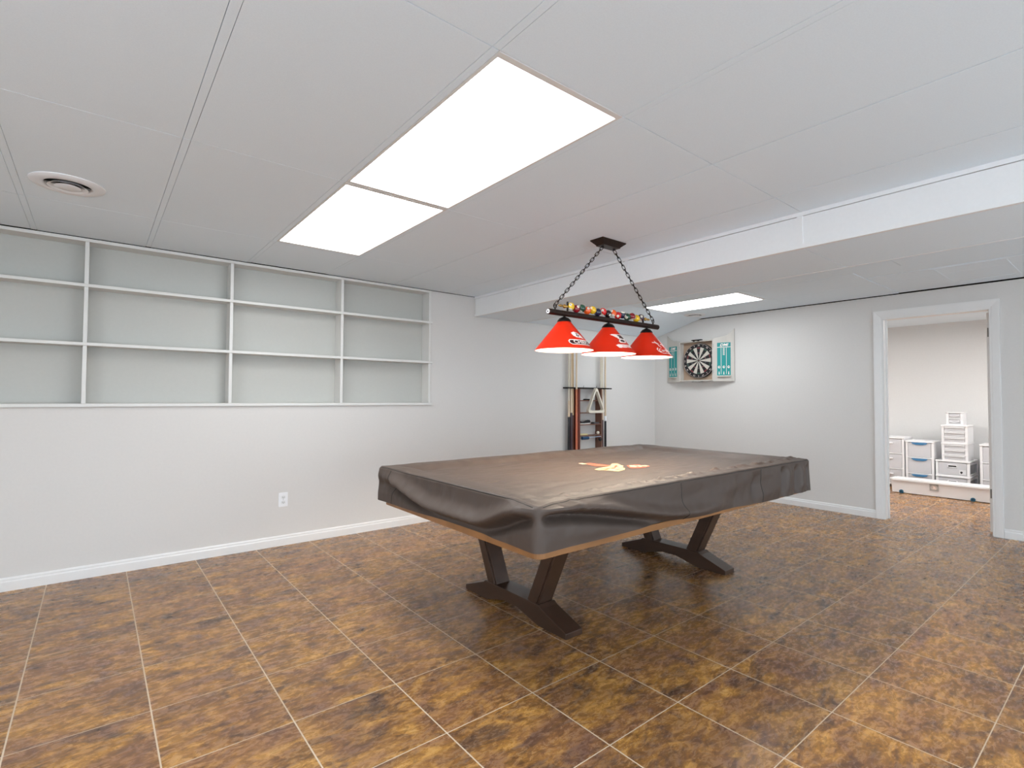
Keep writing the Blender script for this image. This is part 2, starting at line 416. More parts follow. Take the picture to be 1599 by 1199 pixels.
for (x0, x1, y0, y1) in lit:
    j = ys.index(y1)
    panel(x0, x1, y0, y1, labs.get((x0, j), 'added unseen light panel behind the camera' if x0 > -6 else 'added unseen light panel far left of the shelving'), DIFF)
panel(lit2[0], lit2[1], lit2[2], lit2[3], 'white light panel beyond the soffit, near the dartboard wall', DIFF2)
panel(1.2, 1.8, -4.7, -3.5, 'white light panel in the storage room ceiling', DIFFB, CEIL-.065)
panel(.7, 1.3, -2.2, -1.0, 'white light panel in the storage room ceiling by its left side', DIFFB, CEIL-.065)

def objw(name, bm, m, t, **kw):
    """a part whose mesh is written in room coordinates"""
    o = obj(name, bm, m, t, **kw); o.location = -t.location; return o

# ------------------------------------------------------------------ round air vents
def vent(x, y, label, k_):
    t = thing('ceiling_vent', label, 'vent', (x, y, CEIL), group='round ceiling vents'); t.scale = (k_, k_, k_)
    bm = BM(); lathe(bm, [(.152, 0), (.152, -.004), (.142, -.010), (.104, -.014), (.096, -.010), (.092, -.0005), (.152, 0)], n=64); obj('vent_rim', bm, WHITEP, t, smooth=True)
    bm = BM(); lathe(bm, [(0, -.0012), (.094, -.0012), (.094, -.0002), (0, -.0002)], n=40); obj('duct_opening', bm, DARKV, t)
    bm = BM(); lathe(bm, [(.082, -.018), (.075, -.017), (.060, -.003), (.063, -.003), (.0765, -.0155), (.082, -.018)], n=48); obj('ring', bm, WHITEP, t, smooth=True)
    bm = BM(); lathe(bm, [(0, -.020), (.050, -.019), (.054, -.017), (.052, -.0155), (.03, -.004), (0, -.003)], n=40); obj('damper', bm, WHITEP, t, smooth=True)
    bm = BM(); box(bm, -.09, .09, -.0025, .0025, -.010, -.003); obj('cross_bar', bm, GREYM, t)
vent(-6.478, -1.10, 'round white air vent in the ceiling above the shelves', 1)
vent(-.36, -.87, 'round white air vent beside the light panel near the dartboard', .86)

# ------------------------------------------------------------------ outlet
t = thing('wall_outlet', 'white duplex power outlet low on the long grey wall', 'outlet', (-5.113, 0, .376))
bm = BM(); rbox(bm, -.036, .036, -.006, 0, -.058, .058, .006, axis='y'); obj('cover_plate', bm, WHITEP, t, bevel=.001)
for z in (-.021, .021):
    bm = BM(); rbox(bm, -.017, .017, -.0085, -.005, z-.014, z+.014, .009, axis='y'); s = obj('socket', bm, mat('socket_plastic', lin(228, 228, 228), .4) if z < 0 else bpy.data.materials['socket_plastic'], t)
    bm = BM(); box(bm, -.008, -.0055, -.0092, -.008, z-.004, z+.005); box(bm, .0055, .008, -.0092, -.008, z-.004, z+.004); tube(bm, (0, -.0092, z-.008), (0, -.008, z-.008), .0025, n=8); obj('slots', bm, DARKV, s)
bm = BM(); tube(bm, (0, -.0075, 0), (0, -.005, 0), .003, n=10); obj('screw', bm, GREYM, t)

# ------------------------------------------------------------------ built-in shelving
t = thing('built_in_shelving', 'long white built-in shelving unit recessed in the grey wall', 'shelving', (-5.6, 0, SZ0))
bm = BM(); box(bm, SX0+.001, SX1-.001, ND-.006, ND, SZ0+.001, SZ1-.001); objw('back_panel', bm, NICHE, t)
bm = BM(); box(bm, SX0, SX1+.012, -.022, ND-.007, SZ0, SZ0+.022); objw('bottom_board', bm, SHELFM, t, bevel=.0015)
bm = BM(); box(bm, SX0, SX1+.004, -.018, ND-.007, SZ1-.022, SZ1); objw('top_board', bm, SHELFM, t, bevel=.0015)
for z in (1.572, 1.972):
    bm = BM(); box(bm, SX0, SX1+.016, -.022, ND-.007, z, z+.021); objw('shelf', bm, SHELFM, t, bevel=.0015)
for k, x in enumerate((-7.30, -6.41, -5.525, -4.64, -3.747)):
    bm = BM()
    for z0, z1 in ((SZ0+.0225, 1.5715), (1.5935, 1.9715), (1.9935, SZ1-.0225)): box(bm, x-.011, x+.012, -.016, ND-.007, z0, z1)
    objw('divider' if k < 4 else 'end_panel', bm, SHELFM, t, bevel=.0015)

# ------------------------------------------------------------------ pool table
WOOD = noisy(mat('dark_walnut', lin(64, 46, 36), .3), 14, .22, stretch=(1, .25, 1))
APRON = noisy(mat('apron_wood', lin(150, 104, 62), .42), 12, .2, stretch=(.3, 1, 1))
TX0, TX1, TY0, TY1 = -4.955, -2.353, -3.000, -1.515
TCX, TCY = (TX0+TX1)/2, (TY0+TY1)/2
t = thing('pool_table', 'dark wooden pool table with angled legs under a fitted cover', 'pool table', (TCX, TCY, 0))
bm = BM(); rbox(bm, TX0+.022, TX1-.022, TY0+.022, TY1-.022, .567, .600, .04); objw('apron_rail', bm, APRON, t, bevel=.003)
bm = BM(); rbox(bm, TX0+.09, TX1-.09, TY0+.09, TY1-.09, .6005, .735, .05); objw('cabinet', bm, WOOD, t, bevel=.004)
bm = BM(); box(bm, TX0+.5, TX1-.5, TY0+.3, TY1-.3, .55, .573); objw('underframe', bm, WOOD, t)
prof = [(-.455, 0), (-.24, 0), (-.06, .044), (.06, .044), (.24, 0), (.455, 0), (.455, .03), (.265, .098), (.245, .112), (-.245, .112), (-.265, .098), (-.455, .03)]
for x0, x1 in ((-4.462, -4.34), (-2.905, -2.785)):
    bm = BM(); prism(bm, [(-2.21+a, z) for a, z in prof], 'x', x0, x1); ft = objw('foot_beam', bm, WOOD, t, bevel=.003)
    for s in (-1, 1):
        xm = (x0+x1)/2
        bm = BM(); pts = [(-2.21+s*(.14), .111), (-2.21+s*(.235), .111), (-2.21+s*(.435), .552), (-2.21+s*.34, .552)]
        prism(bm, pts, 'x', x0+.012, x1-.012); prism(bm, [(p[0]+s*(.014 if k in (0, 3) else -.014), p[1]) for k, p in enumerate(pts)], 'x', x0+.004, x1-.004)
        objw('leg', bm, WOOD, t, bevel=.002)

# the fitted cover -------------------------------------------------
def sm(a, b, x):
    t_ = max(0, min(1, (x-a)/(b-a))); return t_*t_*(3-2*t_)
def nz(x, y, z=0): return noise.noise(Vector((x, y, z)))
ZT = .802
def top_z(x, y):
    """height of the cover's top surface"""
    dx = min(x-TX0, TX1-x); dy = min(y-TY0, TY1-y); d = min(dx, dy)
    z = ZT - .026*sm(.10, .20, d)
    z -= .006*sm(.2, .6, d)
    # edge roll
    z += .003*math.exp(-((d-.06)/.04)**2)
    # long soft wrinkles across the bed
    m_ = sm(.12, .3, d)
    z += m_*(.0060*nz(x*1.6+4, y*7+nz(x*2, y*2)*1.5) + .0042*nz(x*5, y*15+nz(x*3, y*3)*2, 3) + .0016*nz(x*11, y*28, 7))
    # gathers along the inner edge of the near long rail and the far rails
    e = y-TY0
    if e < .26:
        g = math.exp(-((e-.10)/.055)**2); u = x*22+2.2*nz(x*5, 1.3)+e*18
        a = .009*(.35+.65*sm(TX0+.1, TX0+.9, x))
        z += g*a*(sin(u)*.35+.45*sin(u*2.3+1)+1.5*nz(x*24, e*16, 2)+1.0*nz(x*52, e*30, 12))
    e = TY1-y
    if e < .34: z += math.exp(-((e-.15)/.08)**2)*.010*(nz(x*7, e*4, 9)+.5*nz(x*19, e*7, 4))
    e = x-TX0
    if e < .3: z += math.exp(-((e-.13)/.09)**2)*.005*(nz(y*6, e*9, 5))
    e = TX1-x
    if e < .3: z += math.exp(-((e-.12)/.09)**2)*.007*(nz(y*6, e*5, 15))
    # the near left corner sinks a little under its pleat
    c = math.hypot(x-TX0, y-TY0); z -= .012*math.exp(-(c/.08)**2)
    z += .006*math.exp(-((c-.19)/.06)**2)*nz(x*20, y*20, 8)
    # sag of the top edge far side
    z += .004*nz(x*3, 20)*math.exp(-((TY1-y)/.1)**2)
    return z
def skirt_off(side, s, L, t_):
    """outward offset of the skirt: s along the side from the near left corner, t_ 0 at the top to 1 at the hem"""
    o = .006*t_
    if side == 'near':        # long side facing the camera
        tf = .20+.95*sm(0.0, 1.25, s); wd = .17+.05*s
        k = (1-sm(1.15, 1.6, s))*sm(.0, .10, s)
        q = (t_-tf)/wd
        o += k*.062*(math.exp(-((q+.75)**2)*1.2) - 1.0*math.exp(-((q-.42)**2)*2.2))
        o += .012*sm(.0, .3, s)*(1-sm(.3, .7, s))*t_*k
        # gathered folds to the right
        g = sm(1.1, 1.9, s); u = s*26+1.5*sin(s*5.1)+2.4*nz(s*3, 4)+t_*(1.8-1.2*g)
        o += g*(.0065+.013*sm(1.5, 2.2, s))*(sin(u)+.45*sin(1.9*u+.6))*sm(0, .3, t_)*.9
        o += .0035*nz(s*16+t_*2, t_*2.2, 3)*sm(.0, .2, t_)
        # slanted soft folds mid way
        o += sm(.95, 1.2, s)*(1-sm(1.9, 2.3, s))*.010*sin(9*(s*.9+t_*.55)+.6)*sm(.1, .5, t_)
        o += .004*math.exp(-((s-.46-.18*t_)/.02)**2)*t_*k
    elif side == 'left':      # short side at the camera's left; s from the near corner
        tf = .22+.62*sm(0, .42, s)-.45*sm(.75, 1.36, s); wd = .20
        k = sm(.0, .10, s)*(1-sm(1.18, 1.4, s)*.8)
        q = (t_-tf)/wd
        o += k*.056*(math.exp(-((q+.75)**2)*1.2) - 1.0*math.exp(-((q-.42)**2)*2.2))
        u = s*48+3*nz(s*4, 2); o += .0034*sin(u)*math.exp(-((t_-.3)/.24)**2)*sm(.3, .6, s)
        o += .002*nz(s*30, t_*3, 1)*sm(.1, .3, t_)
        o += -.004*math.exp(-((s-.19-.10*(1-t_))/.012)**2)*sm(.7, .8, t_)
    else:
        o += .008*sin(s*19+2*nz(s*3, 1))*sm(.1, .5, t_)*1 + .003*nz(s*14, t_*3, 6)
    return o*(1-.55*sm(.72, 1, t_))
def hem(side, s, L):
    if side == 'near': return .606-.026*sm(.9, 2.2, s)
    if side == 'left': return .606-.010*sm(.3, 1.4, s)
    if side == 'far': return .596
    return .58
bm = BM(); NXC, NYC = 348, 200
grid = [[None]*(NYC+1) for _ in range(NXC+1)]
RC = .018
def rounded(x, y):
    """pull the outline of the top in at its four corners"""
    for cx, sx in ((TX0, 1), (TX1, -1)):
        for cy, sy in ((TY0, 1), (TY1, -1)):
            ux, uy = (x-cx)*sx, (y-cy)*sy
            if ux < RC and uy < RC:
                a, b_ = RC-ux, RC-uy; l = math.hypot(a, b_); m_ = max(a, b_)
                if l > 1e-9: a, b_ = a*m_/l, b_*m_/l
                x, y = cx+sx*(RC-a), cy+sy*(RC-b_)
    return x, y
for i in range(NXC+1):
    for j in range(NYC+1):
        x = TX0+(TX1-TX0)*i/NXC; y = TY0+(TY1-TY0)*j/NYC; z = top_z(x, y)
        if i in (0, NXC) or j in (0, NYC): z -= .006
        x2, y2 = rounded(x, y); grid[i][j] = bm.verts.new((x2, y2, z))
for i in range(NXC):
    for j in range(NYC): bm.faces.new((grid[i][j], grid[i+1][j], grid[i+1][j+1], grid[i][j+1]))
per = []
for i in range(NXC): per.append((grid[i][0], 'near', (TX1-TX0)*i/NXC, (0, -1)))
for j in range(NYC): per.append((grid[NXC][j], 'right', (TY1-TY0)*j/NYC, (1, 0)))
for i in range(NXC, 0, -1): per.append((grid[i][NYC], 'far', (TX1-TX0)*i/NXC, (0, 1)))
for j in range(NYC, 0, -1): per.append((grid[0][j], 'left', (TY1-TY0)*j/NYC, (-1, 0)))
NT = 34; rows = [[p[0] for p in per]]
for k in range(1, NT+1):
    t_ = k/NT; row = []
    for v, side, s, nrm in per:
        n0 = Vector((nrm[0], nrm[1], 0)); L = (TX1-TX0) if side in ('near', 'far') else (TY1-TY0)
        # normals swing round at corners
        dcor = min(s, L-s)
        o_ = skirt_off(side, s, L, t_)*sm(0, .03, dcor) + .004
        other = {'near': ((-1, 0), (1, 0)), 'far': ((-1, 0), (1, 0)), 'left': ((0, -1), (0, 1)), 'right': ((0, -1), (0, 1))}[side][0 if s < L/2 else 1]
        q = .5*(1-sm(0, .03, dcor)); nn = (n0*(1-q)+Vector((other[0], other[1], 0))*q).normalized()
        flare = .010*t_*math.exp(-(dcor/.12)**2)
        zb = hem(side, s, L); cc = math.exp(-(dcor/.3)**2); zb = zb*(1-cc)+cc*{'n': .606 if s < L/2 else .582, 'l': .606 if s < L/2 else .596, 'f': .596, 'r': .582}[side[0]]
        z = v.co.z*(1-t_)+zb*t_
        row.append(bm.verts.new((v.co.x+nn.x*(o_+flare), v.co.y+nn.y*(o_+flare), z)))
    rows.append(row)
n = len(per)
for k in range(NT):
    for i in range(n): bm.faces.new((rows[k][i], rows[k+1][i], rows[k+1][(i+1) % n], rows[k][(i+1) % n]))

COVER = mat('leatherette', lin(80, 68, 61), .55)
COVER.node_tree.nodes['Principled BSDF'].inputs['Coat Weight'].default_value = .05
COVER.node_tree.nodes['Principled BSDF'].inputs['Specular IOR Level'].default_value = .34
COVER.node_tree.nodes['Principled BSDF'].inputs['Coat Roughness'].default_value = .35
def cover_nodes(m):
    b = m.node_tree.nodes['Principled BSDF']
    tc = nd(m, 'ShaderNodeTexCoord'); n = nd(m, 'ShaderNodeTexNoise'); n.inputs['Scale'].default_value = 220; n.inputs['Detail'].default_value = 2
    n2 = nd(m, 'ShaderNodeTexNoise'); n2.inputs['Scale'].default_value = 7; n2.inputs['Detail'].default_value = 6; n2.inputs['Distortion'].default_value = 1.3
    mp = nd(m, 'ShaderNodeMapping'); mp.inputs['Scale'].default_value = (.6, 2.2, 1)
    lk(m, tc.outputs['Object'], n.inputs['Vector']); lk(m, tc.outputs['Object'], mp.inputs[0]); lk(m, mp.outputs[0], n2.inputs['Vector'])
    b1 = nd(m, 'ShaderNodeBump'); b1.inputs['Strength'].default_value = .12; b1.inputs['Distance'].default_value = .0008; lk(m, n.outputs[0], b1.inputs['Height'])
    b2 = nd(m, 'ShaderNodeBump'); b2.inputs['Strength'].default_value = .35; b2.inputs['Distance'].default_value = .006; lk(m, n2.outputs[0], b2.inputs['Height']); lk(m, b1.outputs[0], b2.inputs['Normal'])
    lk(m, b2.outputs[0], b.inputs['Normal'])
cover_nodes(COVER)
SEAM = mat('seam_thread', lin(24, 22, 22), .6)
cv = obj('table_cover', bm, COVER, smooth=True); cv.data.flip_normals() if False else None
tag(cv, 'dark grey-brown leatherette fitted cover draped over the pool table', 'table cover')
sol = cv.modifiers.new('solid', 'SOLIDIFY'); sol.thickness = .002; sol.offset = -1
# seams and the piping round the top edge
def skirt_pt(side, s, t_):
    if side == 'near': i = int(round(s/(TX1-TX0)*NXC))
    elif side == 'left': i = len(per)-int(round(s/(TY1-TY0)*NYC))
    k = int(round(t_*NT)); return i, k
cvv = {}
def seam_line(pts, r, name):
    b_ = BM(); path(b_, pts, r, n=6); obj(name, b_, SEAM, cv)
def row_pt(side, s, k, out=.0015):
    """point on the skirt from the same functions that shape it"""
    L = (TX1-TX0) if side in ('near', 'far') else (TY1-TY0); t_ = k/NT
    dcor = min(s, L-s); o_ = (skirt_off(side, s, L, t_)*sm(0, .03, dcor)+.004 if k else 0) + .010*t_*math.exp(-(dcor/.12)**2)+out
    x, y = {'near': (TX0+s, TY0), 'left': (TX0, TY0+s)}[side]; z0 = top_z(x, y)-.006
    zb = hem(side, s, L); cc = math.exp(-(dcor/.3)**2); zb = zb*(1-cc)+cc*{'n': .606 if s < L/2 else .582, 'l': .606 if s < L/2 else .596}[side[0]]
    nrm = {'near': (0, -1), 'left': (-1, 0)}[side]
    return (x+nrm[0]*o_, y+nrm[1]*o_, z0*(1-t_)+zb*t_)
for side, s0, bow in (('near', .995, .006), ('near', 1.87, .0), ('left', 1.30, -.012)):
    seam_line([row_pt(side, s0+bow*sin(PI*k/NT), k, .0003) for k in range(1, NT+1)], .0018, 'seam')
seam_line([row_pt('near', .03+(TX1-TX0-.06)*i/140, 0, .0005) for i in range(141)], .0018, 'piping')
seam_line([row_pt('left', .03+(TY1-TY0-.06)*i/90, 0, .0005) for i in range(91)], .0018, 'piping')
# embroidered emblem at the middle of the cover
EW = mat('cream_thread', lin(228, 200, 172), .7); EO = mat('orange_thread', lin(188, 98, 74), .7); EY = mat('yellow_thread', lin(212, 188, 140), .7)
def onto(x, y, h=.0022): return (x, y, top_z(x, y)+h)
bm = BM()
stamp(bm, poly_grid([(-3.69, -2.03), (-3.61, -2.06), (-3.585, -2.20), (-3.64, -2.27), (-3.70, -2.17)], .006), onto, 1)
stamp(bm, poly_grid([(-3.665, -1.985), (-3.64, -2.0), (-3.68, -2.085), (-3.72, -2.075)], .005), onto, 0)
body = [(-3.834, -2.288), (-3.75, -2.262), (-3.66, -2.262), (-3.60, -2.225), (-3.52, -2.17), (-3.486, -2.193), (-3.53, -2.275), (-3.60, -2.33), (-3.66, -2.40), (-3.704, -2.429), (-3.79, -2.45), (-3.83, -2.42), (-3.859, -2.355)]
stamp(bm, poly_grid(body, .006), onto, 2)
stamp(bm, poly_grid([(-3.52, -2.30), (-3.40, -2.30), (-3.385, -2.37), (-3.43, -2.42), (-3.54, -2.425), (-3.60, -2.39)], .006), onto, 1)
for k in range(9):
    cx = -3.80+.045*k; cy = -2.40+.022*k if k < 6 else -2.30-.01*k
    stamp(bm, poly_grid(ellipse(cx, cy, .020, .026, 14), .005), lambda x, y: onto(x, y, .003), 0)
for k in range(4): stamp(bm, poly_grid(ellipse(-3.50+.033*k, -2.33-.012*k, .015, .028, 12), .005), lambda x, y: onto(x, y, .003), 0)
stamp(bm, poly_grid(stroke([(-3.82, -2.36), (-3.74, -2.33), (-3.66, -2.31), (-3.57, -2.255)], .012), .004), lambda x, y: onto(x, y, .0036), 1)
for cx, cy in ((-3.78, -2.315), (-3.72, -2.345), (-3.655, -2.33), (-3.60, -2.28), (-3.74, -2.40), (-3.47, -2.345), (-3.43, -2.36)):
    stamp(bm, poly_grid(ellipse(cx, cy, .008, .018, 10, .6), .003), lambda x, y: onto(x, y, .0042), 3)
obj('emblem', bm, [EW, EO, EY, SEAM], cv)
cv.children[-1]['label'] = 'cream, orange and yellow embroidered emblem'

# ------------------------------------------------------------------ pool table lamp
LY = -2.215; LXC = -3.61; LZ = 1.768
t = thing('pool_table_lamp', 'three-shade pool table lamp hung on chains from the ceiling', 'lamp', (LXC, LY, CEIL))
bm = BM()
pr = [(.122, .058, 0), (.122, .058, -.006), (.085, .036, -.034), (.085, .036, -.040)]
rgs = [[bm.verts.new((LXC+sx*a, LY+sy*b, CEIL+z)) for sx, sy in ((-1, -1), (1, -1), (1, 1), (-1, 1))] for a, b, z in pr]
for A, B in zip(rgs, rgs[1:]):
    for i in range(4): bm.faces.new((A[i], A[(i+1) % 4], B[(i+1) % 4], B[i]))
bm.faces.new(rgs[0]); bm.faces.new(rgs[-1]); objw('canopy', bm, BRONZE, t, bevel=.0015)
bm = BM(); tube(bm, (LXC-.562, LY, LZ), (LXC+.562, LY, LZ), .0185, n=24); br = objw('bar', bm, BRONZE, t, smooth=False, bevel=.002)
for s in (-1, 1):
    bm = BM(); tube(bm, (LXC+s*.5625, LY, LZ), (LXC+s*.566, LY, LZ), .0135, n=20); e = obj('end_cap', bm, WHITEP if s < 0 else BRONZE, br)
    bm = BM(); tube(bm, (LXC+s*.566, LY, LZ), (LXC+s*.5675, LY, LZ), .005, n=10); obj('screw', bm, IRON, e)
def chain(p0, p1):
    p0, p1 = Vector(p0), Vector(p1); d = (p1-p0); L = d.length; d.normalize(); u, v = frame_of(d)
    a, b, r = .0165, .0085, .0024; pitch = 2*(a+b)-2*r-.0115; n = int(round(L/pitch)); pitch = L/n; bm = BM()
    for k in range(n):
        c = p0+d*(pitch*(k+.5)); w_ = (u*.82+v*.57) if k % 2 else (v*.82-u*.57); pts = []
        for q in range(9):
            th = -PI/2+PI*q/8; pts.append(c+d*(a-b*.3+b*cos(th))+w_*(b*sin(th)))
        for q in range(9):
            th = PI/2+PI*q/8; pts.append(c+d*(-a+b*.3+b*cos(th))+w_*(b*sin(th)))
        path(bm, pts, r, n=6, closed=True)
    return bm
for s in (-1, 1):
    a = (LXC+s*.058, LY, CEIL-.046); b = (LXC+s*.505, LY, LZ+.045)
    c_ = objw('chain', chain(a, b), IRON, t, smooth=True)
    bm = BM(); path(bm, [(b[0]+.012*cos(q)*1, LY, b[2]-.006+.012*sin(q)) for q in [2*PI*i/16 for i in range(16)]], .0032, n=6, closed=True); tube(bm, (b[0], LY, LZ+.015), (b[0], LY, LZ+.028), .005, n=10); obj('loop', bm, IRON, c_, smooth=True)
    bm = BM(); tube(bm, (a[0], LY, CEIL-.052), (a[0], LY, CEIL-.036), .007, .009, n=12); obj('hook', bm, IRON, c_, smooth=True)
# rod with the row of balls
RZ = LZ+.047; RX0, RX1 = LXC-.395, LXC+.385
bm = BM(); tube(bm, (RX0-.02, LY, RZ), (RX1+.02, LY, RZ), .004, n=10); objw('ball_rod', bm, BRASS, t)
for s, x in ((-1, RX0), (1, RX1)):
    bm = BM(); box(bm, x-.0035, x+.0035, LY-.006, LY+.006, LZ+.01, RZ+(.032 if s < 0 else .004)); objw('rod_support', bm, IRON, t, bevel=.001)
    bm = BM(); pr = [(0, .085), (.004, .078), (.0085, .06), (.006, .048), (.004, .042), (.012, .032), (.013, .024), (.006, .016), (.009, .01), (.009, .004), (0, .004)]
    lathe(bm, [(r, s*h) for r, h in pr], (x, LY, RZ), 'x', 16); f_ = objw('finial', bm, BRASS, t, smooth=True)
    f_['label'] = 'turned brass finial'
def ball_mat(name, c): return mat(name, c, .12, 0, **{'Coat Weight': .5, 'Coat Roughness': .05})
BW = ball_mat('ball_white', lin(236, 228, 210))
bcols = {'yellow': lin(232, 186, 30), 'maroon': lin(130, 18, 30), 'green': lin(26, 68, 48), 'orange': lin(236, 92, 28), 'navy': lin(26, 32, 62), 'red': lin(204, 28, 30), 'black': lin(22, 18, 20), 'purple': lin(52, 28, 50)}
bm_ = {k: ball_mat('ball_'+k, v) for k, v in bcols.items()}
seq = [('yellow', 1), ('maroon', 0), ('green', 1), ('orange', 0), ('yellow', 0), ('navy', 0), ('red', 1), ('black', 0), ('orange', 1), ('red', 0), ('navy', 1), ('green', 0), ('maroon', 1), ('yellow', 0), ('purple', 1)]
nb = len(seq); br_ = .0262; proto = {}
nums = [9, 7, 14, 5, 1, 2, 11, 8, 13, 3, 10, 6, 15, 1, 12]
def ball_mesh(kind, striped, num):
    bm = BM(); bmesh.ops.create_uvsphere(bm, u_segments=28, v_segments=18, radius=br_)
    for f in bm.faces:
        c = f.calc_center_median()
        f.material_index = 1 if (striped and abs(c.z) > .0185) else 0
    for sgn in (1, -1):           # number spots
        ds = Vector((0, 0, 1)) if not striped else Vector((1, 0, 0)); ds = ds*sgn; u, v = frame_of(ds)
        def fn(x, y, r=br_+.0003): 
            p = ds+u*(x/br_)+v*(y/br_); return p.normalized()*r
        stamp(bm, poly_grid(ellipse(0, 0, .0098, .0098, 20), .0016), fn, 1)
        stamp(bm, text_mesh(str(num), .012), lambda x, y: fn(x, y, br_+.0006), 2)
    me = bpy.data.meshes.new('ball'); bm.to_mesh(me); bm.free()
    for m in (bm_[kind], BW, bm_['black']): me.materials.append(m)
    for p in me.polygons: p.use_smooth = True
    return me
for k, (kind, st) in enumerate(seq):
    o = bpy.data.objects.new('ball', ball_mesh(kind, st, nums[k])); link(o, t)
    o.location = Vector((RX0+.028+(RX1-RX0-.056)*k/(nb-1), LY, RZ-.0+(.004 if k % 2 == 0 else -.005)))-t.location
    o.rotation_euler = (random.uniform(-.55, .55), random.uniform(-.55, .55), random.uniform(0, 6)) if st else (PI/2+random.uniform(-.5, .5), 0, random.uniform(-1.5, .9))
    o['label'] = ('striped ' if st else 'solid ')+kind+' ball'
# shades
def shade_mat(name, col, tr):
    m = bpy.data.materials.new(name); m.use_nodes = True; nt = m.node_tree; b = nt.nodes['Principled BSDF']; out = nt.nodes['Material Output']
    b.inputs['Base Color'].default_value = col; b.inputs['Roughness'].default_value = .4
    b.inputs['Specular IOR Level'].default_value = .25
    tl = nt.nodes.new('ShaderNodeBsdfTranslucent'); tl.inputs[0].default_value = col
    mx = nt.nodes.new('ShaderNodeMixShader'); mx.inputs[0].default_value = tr
    nt.links.new(b.outputs[0], mx.inputs[1]); nt.links.new(tl.outputs[0], mx.inputs[2]); nt.links.new(mx.outputs[0], out.inputs[0]); return m
RED = shade_mat('red_shade', (.82, .035, .008, 1), .22)
LINER = shade_mat('white_shade_liner', (.9, .88, .84, 1), .22)
MWHITE = mat('mark_white', lin(255, 236, 228), .4); MDARK = mat('mark_dark', lin(58, 22, 20), .4)
R0, R1, ZR0, ZR1 = .187, .030, 1.532, 1.727
def cone_fn(cx, lift):
    sl = math.hypot(R0-R1, ZR1-ZR0)
    def fn(a, h):
        q = h/sl; r = R0+(R1-R0)*q; z = ZR0+(ZR1-ZR0)*q; th = -PI/2+a/max(r, .04); nx = (ZR1-ZR0)/sl; nzv = (R0-R1)/sl
        rr = r+lift*nx; return (cx+rr*cos(th), LY+rr*sin(th), z+lift*nzv)
    return fn
